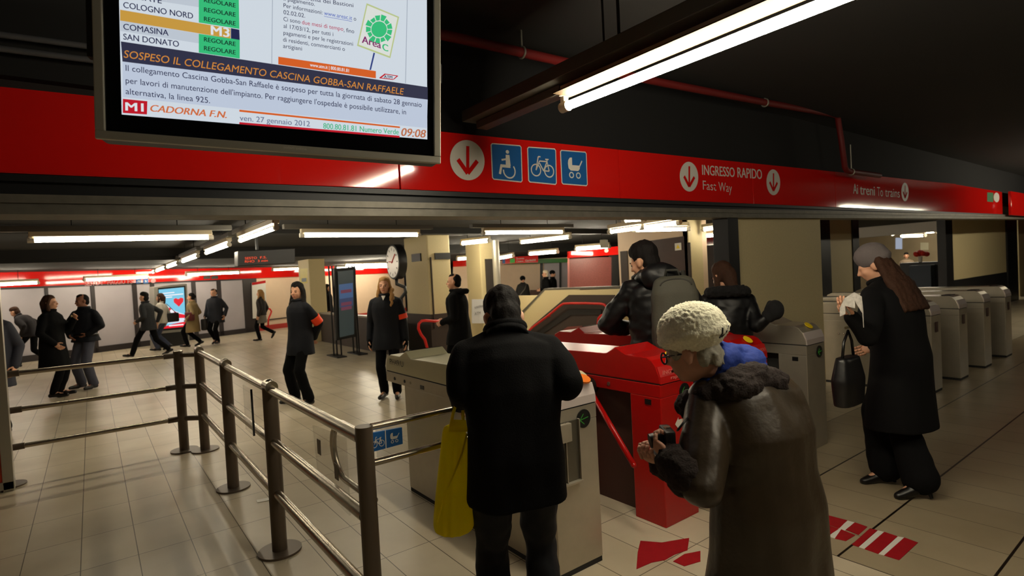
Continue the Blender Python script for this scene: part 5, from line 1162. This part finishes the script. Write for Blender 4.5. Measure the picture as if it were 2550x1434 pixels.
p = walker('person in a dark navy coat walking towards us, right of the light box', x_, y_, 215, 1.72, 28, ('thin', HAIRBR), (mat('navy_coat', (26, 28, 38), .85), .70, 1.08, 1.14), stride=.06, head=(10, 6), wrists=[(-.28, .0, .86), (.27, .06, .86)])
a = p.W((.27, .08, .62)); hb3 = thing('briefcase', 'dark bag carried low by the person in the navy coat', 'bag', a); MB().box(a, (.16, .32, .34), -.5).build('bag_body', mat('dark_grey_bag', (44, 42, 42), .6), hb3, bevel=.05, segs=3, smooth=.8); MB().torus(a + V((0, 0, .19)), .06, .01, Matrix.Rotation(math.pi / 2, 3, 'Y'), 20, (0, math.pi * 2)).build('handle', BLK, hb3, smooth=True)
x_, y_ = xy(655, 848)
p = walker('person with blond hair, dark jacket, grey skirt and boots stepping left', x_, y_, -56, 1.56, 29, ('long', HAIRBL), (mat('dark_short_jacket', (30, 24, 22), .85), .86, 1.02, .98), stride=.0, feet=[(-.05, .08, .08), (.06, -.34, .26)], toes=[(-.01, .18, -.035), (.0, .06, -.16)])
k = MB(); k.loft([(V((0, 0, .60)) * p.s, .185 * p.s, .16 * p.s, I3), (V((0, 0, .92)) * p.s, .17 * p.s, .14 * p.s, I3)], 28); p.add('skirt', k, mat('grey_skirt', (110, 104, 96), .85))
q = at(818, 760, 17.2)
p = walker('person with long dark hair behind the dark parapet', q.x, q.y, 120, 1.62, 30, ('long', HAIRB), (BLACKCLOTH, .6, 1.05))
q = at(1303, 720, 20.0)
p = walker('person in a dark knitted hat with a shoulder strap, behind the low stair parapet', q.x, q.y, 200, 1.52, 31, None, (mat('dark_parka', (32, 31, 30), .85), .6, 1.1, 1.18))
p.raw('knitted_hat', MB().ell(p.hd((0, -.015, .06)), (.098, .11, .10), p.Rh), BLACKCLOTH)
p.raw('bag_strap', MB().tube([p.bend((-.12, .06, 1.42)), p.bend((0, .205, 1.22)), p.bend((.2, .12, .98))], .02), mat('grey_strap', (96, 90, 84), .7))
q = at(1359, 700, 19.4)
p = walker('person with white hair and black clothes behind the stair wall', q.x, q.y, -60, 1.70, 32, ('full', mat('white_hair', (222, 206, 180), .7)), (BLACKCLOTH, .6, 1.05, 1.1), wrists=[(-.1, .2, 1.05), (.2, .2, 1.05)])
q = at(1377, 700, 20.6)
p = walker('person in a dark cap behind the white-haired person', q.x, q.y, 140, 1.68, 33, None, (BLACKCLOTH, .6, 1.05, 1.12))
p.raw('cap', MB().ell(p.hd((0, -.015, .06)), (.095, .11, .09), p.Rh), BLACKCLOTH)
q = onX(2257, 640, 25.2)
p = walker('person with dark hair at work inside the shop at the right', q.x, q.y, 250, 1.66, 34, ('full', HAIRB), (mat('tan_shirt', (128, 110, 90), .8), .8, 1.0))
# ================================================================== OTHER THINGS IN THE INNER HALL
# station clock on its bracket
ck = at(985, 652, 10.6); t = thing('station_clock', 'round double-sided station clock on a black bracket beside the pillar', 'clock', ck)
cn = V((-.62, -.78, 0)).normalized(); cs = V((cn.y, -cn.x, 0)) * -1
cn = (RW @ V((-.83, 0, .55))); cn.z = 0; cn.normalize(); cs = V((-cn.y, cn.x, 0))
Rk = .33
MB().cyl(ck - cn * .10, ck + cn * .06, Rk, seg=48).build('case', BLK, t, smooth=.6, bevel=.01)
fc = MB().cyl(ck + cn * .058, ck + cn * .066, Rk * .90, seg=48).build('dial', mat('white_dial', (226, 226, 220), .25), t, smooth=.6)
for k in range(12):
    a = math.pi * 2 * k / 12; d_ = cs * math.sin(a) + Z3 * math.cos(a); c0 = ck + cn * .068
    w2 = cs * math.cos(a) - Z3 * math.sin(a)
    r0, r1, w_ = Rk * .66, Rk * .82, .012
    MB().poly([c0 + d_ * r0 - w2 * w_, c0 + d_ * r0 + w2 * w_, c0 + d_ * r1 + w2 * w_, c0 + d_ * r1 - w2 * w_]).build('hour_mark', BLK, fc)
for a, ln, nm in ((math.radians(274), .16, 'hour_hand'), (math.radians(50), .22, 'minute_hand')):
    d_ = cs * math.sin(a) + Z3 * math.cos(a); MB().cyl(ck + cn * .072 - d_ * .03, ck + cn * .072 + d_ * ln, .009, seg=8).build(nm, mat('red_hand', (190, 40, 34), .5), fc)
bs = at(1002, 702, 10.6)
MB().tube([ck - Z3 * .30, ck - Z3 * .42 + cs * .0, at(1008, 715, 10.6), at(1010, 728, 10.6), at(999, 742, 10.6), at(1000, 770, 10.6), (at(1004, 800, 10.6).x, at(1004, 800, 10.6).y, 0.02)], .035).build('post', BLK, t, smooth=True)
MB().box((at(1004, 800, 10.6).x, at(1004, 800, 10.6).y, .012), (.24, .24, .024)).build('base_plate', BLK, t)
# LED departures display
ld = thing('led_display', 'black hanging display with two rows of orange lit letters', 'display', at(645, 645, 11.5))
A_, B_ = onY(592, 660, 9.3), onY(738, 655, 9.3)
MB().prism([onY(592, 663, 9.3), onY(735, 655, 9.3), onY(735, 618, 9.3), onY(592, 625, 9.3)], (0, .25, 0)).build('case', BLK, ld, bevel=.01)
LED = mat('led_orange', (255, 70, 20), .4, emit=.9)
for tx, a, b in (('SESTO', (610, 646), (640, 644.5)), ('F.S.', (648, 644), (664, 643)), ('RHO', (610, 654), (634, 653)), ('3 min', (642, 652.5), (667, 651))): text('led_row', tx, onY(*a, 9.29), onY(*b, 9.29), Z3 * .036, LED, ld, .012)
A_ = onY(640, 622, 9.4); MB().cyl((A_.x, A_.y, A_.z), (A_.x, A_.y, 2.64), .02).build('hanger', BLK, ld)
# lit advertising box
ab = thing('advertising_box', 'tall lit advertising box with a red and blue poster by the far wall', 'advertising box', far(430, 868, 1.2))
AO = 1.3
fa2 = lambda x, y, o=AO: far(x, y, o)
cq = [fa2(386, 872), fa2(473, 862), fa2(466, 706), fa2(383, 714)]
MB().prism(cq, -FN * .25).build('case', mat('grey_box_frame', (158, 156, 148), .45, .3), ab, bevel=.02)
MB().prism([p_ + FN * .01 for p_ in (fa2(396, 866), fa2(468, 857), fa2(467, 824), fa2(395, 831))], -FN * .02).build('lower_panel', BLK, ab)
MB().prism([p_ + FN * .012 for p_ in (fa2(398, 824), fa2(465, 818), fa2(461, 711), fa2(393, 717))], -FN * .02).build('dark_border', BLK, ab)
pq = [fa2(402, 819, AO + .014), fa2(463, 813, AO + .014), fa2(458, 715, AO + .014), fa2(395, 721, AO + .014)]
def pm(name, rgb): return mat('poster_' + name, rgb, .3, emit=1.05)
pos = Icon(pq, V()).poly([(0, 0), (1, 0), (1, 1), (0, 1)]).build('poster', pm('sky', (120, 196, 224)), ab)
def pi(lvl): return Icon(pq, FN * .003 * lvl)
pi(1).poly([(0, .12), (0, .45), (.35, .5), (1, .30), (1, .12)]).build('cloud_area', pm('pale', (216, 226, 240)), pos)
pi(1).poly([(0, 0), (1, 0), (1, .13), (.5, .10), (0, .04)]).build('red_base', pm('red', (226, 20, 44)), pos)
pi(2).poly([(.18, .62), (.32, .55), (.55, .42), (.75, .34), (1, .30), (1, .22), (.6, .24), (.4, .30), (.38, .38)]).build('red_fin', pm('red', (226, 20, 44)), pos)
pi(3).disc((.46, .42), .09, 20, .055).build('white_spot', pm('white', (240, 236, 240)), pos)
pi(3).poly([(.24, .56), (.34, .51), (.37, .53), (.27, .58)]).build('white_spot', pm('white', (240, 236, 240)), pos)
pi(2).poly([(.75, .52), (.56, .64), (.55, .72), (.64, .745), (.74, .71), (.84, .745), (.95, .72), (.94, .64)]).build('red_heart', pm('red', (226, 20, 44)), pos)
for yy, x1 in ((.88, .6), (.82, .95), (.77, .5)): pi(2).poly([(.08, yy), (x1, yy), (x1, yy + .025), (.08, yy + .025)]).build('pale_line', pm('white', (240, 236, 240)), pos)
for u0, u1 in ((.30, .9),): pi(2).poly([(u0, .045), (u1, .045), (u1, .075), (u0, .075)]).build('pale_line', pm('white', (240, 236, 240)), pos)
# free-standing totem with a dark poster
TX = 4.62
def tX(px, py): return onX(px, py, TX)
ttm = thing('totem_display', 'free-standing black totem with a dim blue poster between slim posts', 'totem', fl(880, 885))
tq = [onY(846, 840, 12.4), onY(882, 832, 12.4), onY(880, 672, 12.4), onY(841, 676, 12.4)]
MB().prism([onY(838, 848, 12.45), onY(888, 838, 12.45), onY(886, 664, 12.45), onY(833, 668, 12.45)], (0, .12, 0)).build('case', BLK, ttm, bevel=.01)
pst = Icon(tq, V()).poly([(0, 0), (1, 0), (1, 1), (0, 1)]).build('poster', mat('dim_poster', (60, 72, 70), .3, emit=.45), ttm)
for v0, v1, rgb in ((.58, .80, (74, 106, 150)), (.45, .58, (60, 74, 110))):
    Icon(tq, V((0, -.004, 0))).poly([(.05, v0), (.95, v0), (.95, v1), (.05, v1)]).build('blue_patch', mat('dim_blue_%d' % (v0 * 100), rgb, .3, emit=.55), pst)
for v in (.66, .47, .40): Icon(tq, V((0, -.006, 0))).poly([(.15, v), (.85, v), (.85, v + .05), (.15, v + .05)]).build('red_line', mat('dim_red', (120, 60, 80), .3, emit=.6), pst)
for px, pb in ((834, 878), (842, 876), (853, 880), (884, 884), (893, 887), (898, 887)):
    b_ = onY(px, pb, 12.45); b_ = V((b_.x, 12.52, 0)); MB().cyl(b_, b_ + Z3 * 2.05, .018, seg=12).build('slim_post', BLK, ttm, smooth=.6)
for p0 in (840, 892):
    b_ = onY(p0, 880, 12.45); MB().box((b_.x, 12.5, .012), (.22, .7, .024)).build('base_plate', BLK, ttm)
# wall map, yellow notice
mp = [far(629, 845 - 52, .08), far(663, 790, .08), far(660, 698, .08), far(626, 704, .08)]
o = tag(MB().prism(mp, FN * .03).build('wall_map', mat('white_map_sheet', (214, 212, 204), .35), None), 'white wall map with a red top edge, left of the cream wall', 'map')
Icon([p_ + FN * .032 for p_ in mp], V()).poly([(0, .93), (1, .93), (1, 1), (0, 1)]).build('red_edge', REDP, o)
yn = tag(MB().prism([onX(747, 706, cC.x - .002), onX(766, 705, cC.x), onX(766, 668, cC.x), onX(747, 669, cC.x)], (.012, 0, 0)).build('yellow_notice', mat('yellow_notice', (206, 190, 70), .5), None), 'yellow notice fixed to the column behind the black-haired attendant', 'notice')
q = [onX(751, 702, cC.x - .004), onX(763, 701, cC.x - .004), onX(763, 692, cC.x - .004), onX(751, 693, cC.x - .004)]; Icon(q, V()).poly([(0, 0), (1, 0), (1, 1), (0, 1)]).build('dark_patch', mat('grey_blue_patch', (80, 100, 104), .5), yn)
cr = tag(MB().tube([far(668, 815, .25), far(668, 800, .25), far(670, 790, .25), far(674, 782, .25), far(676, 775, .25), far(672, 769, .25), far(664, 768, .25)], .03).build('handrail', REDRAIL, None, smooth=True), 'short curved red handrail on the far wall beside the blond walker', 'handrail')
cc_ = at(1504, 607, 9.6); tag(MB().box(cc_, (.14, .10, .14), .4).build('ceiling_box', mat('pale_box', (150, 146, 128), .5), None, bevel=.01), 'small pale box under the ceiling above the stair wall', 'box')
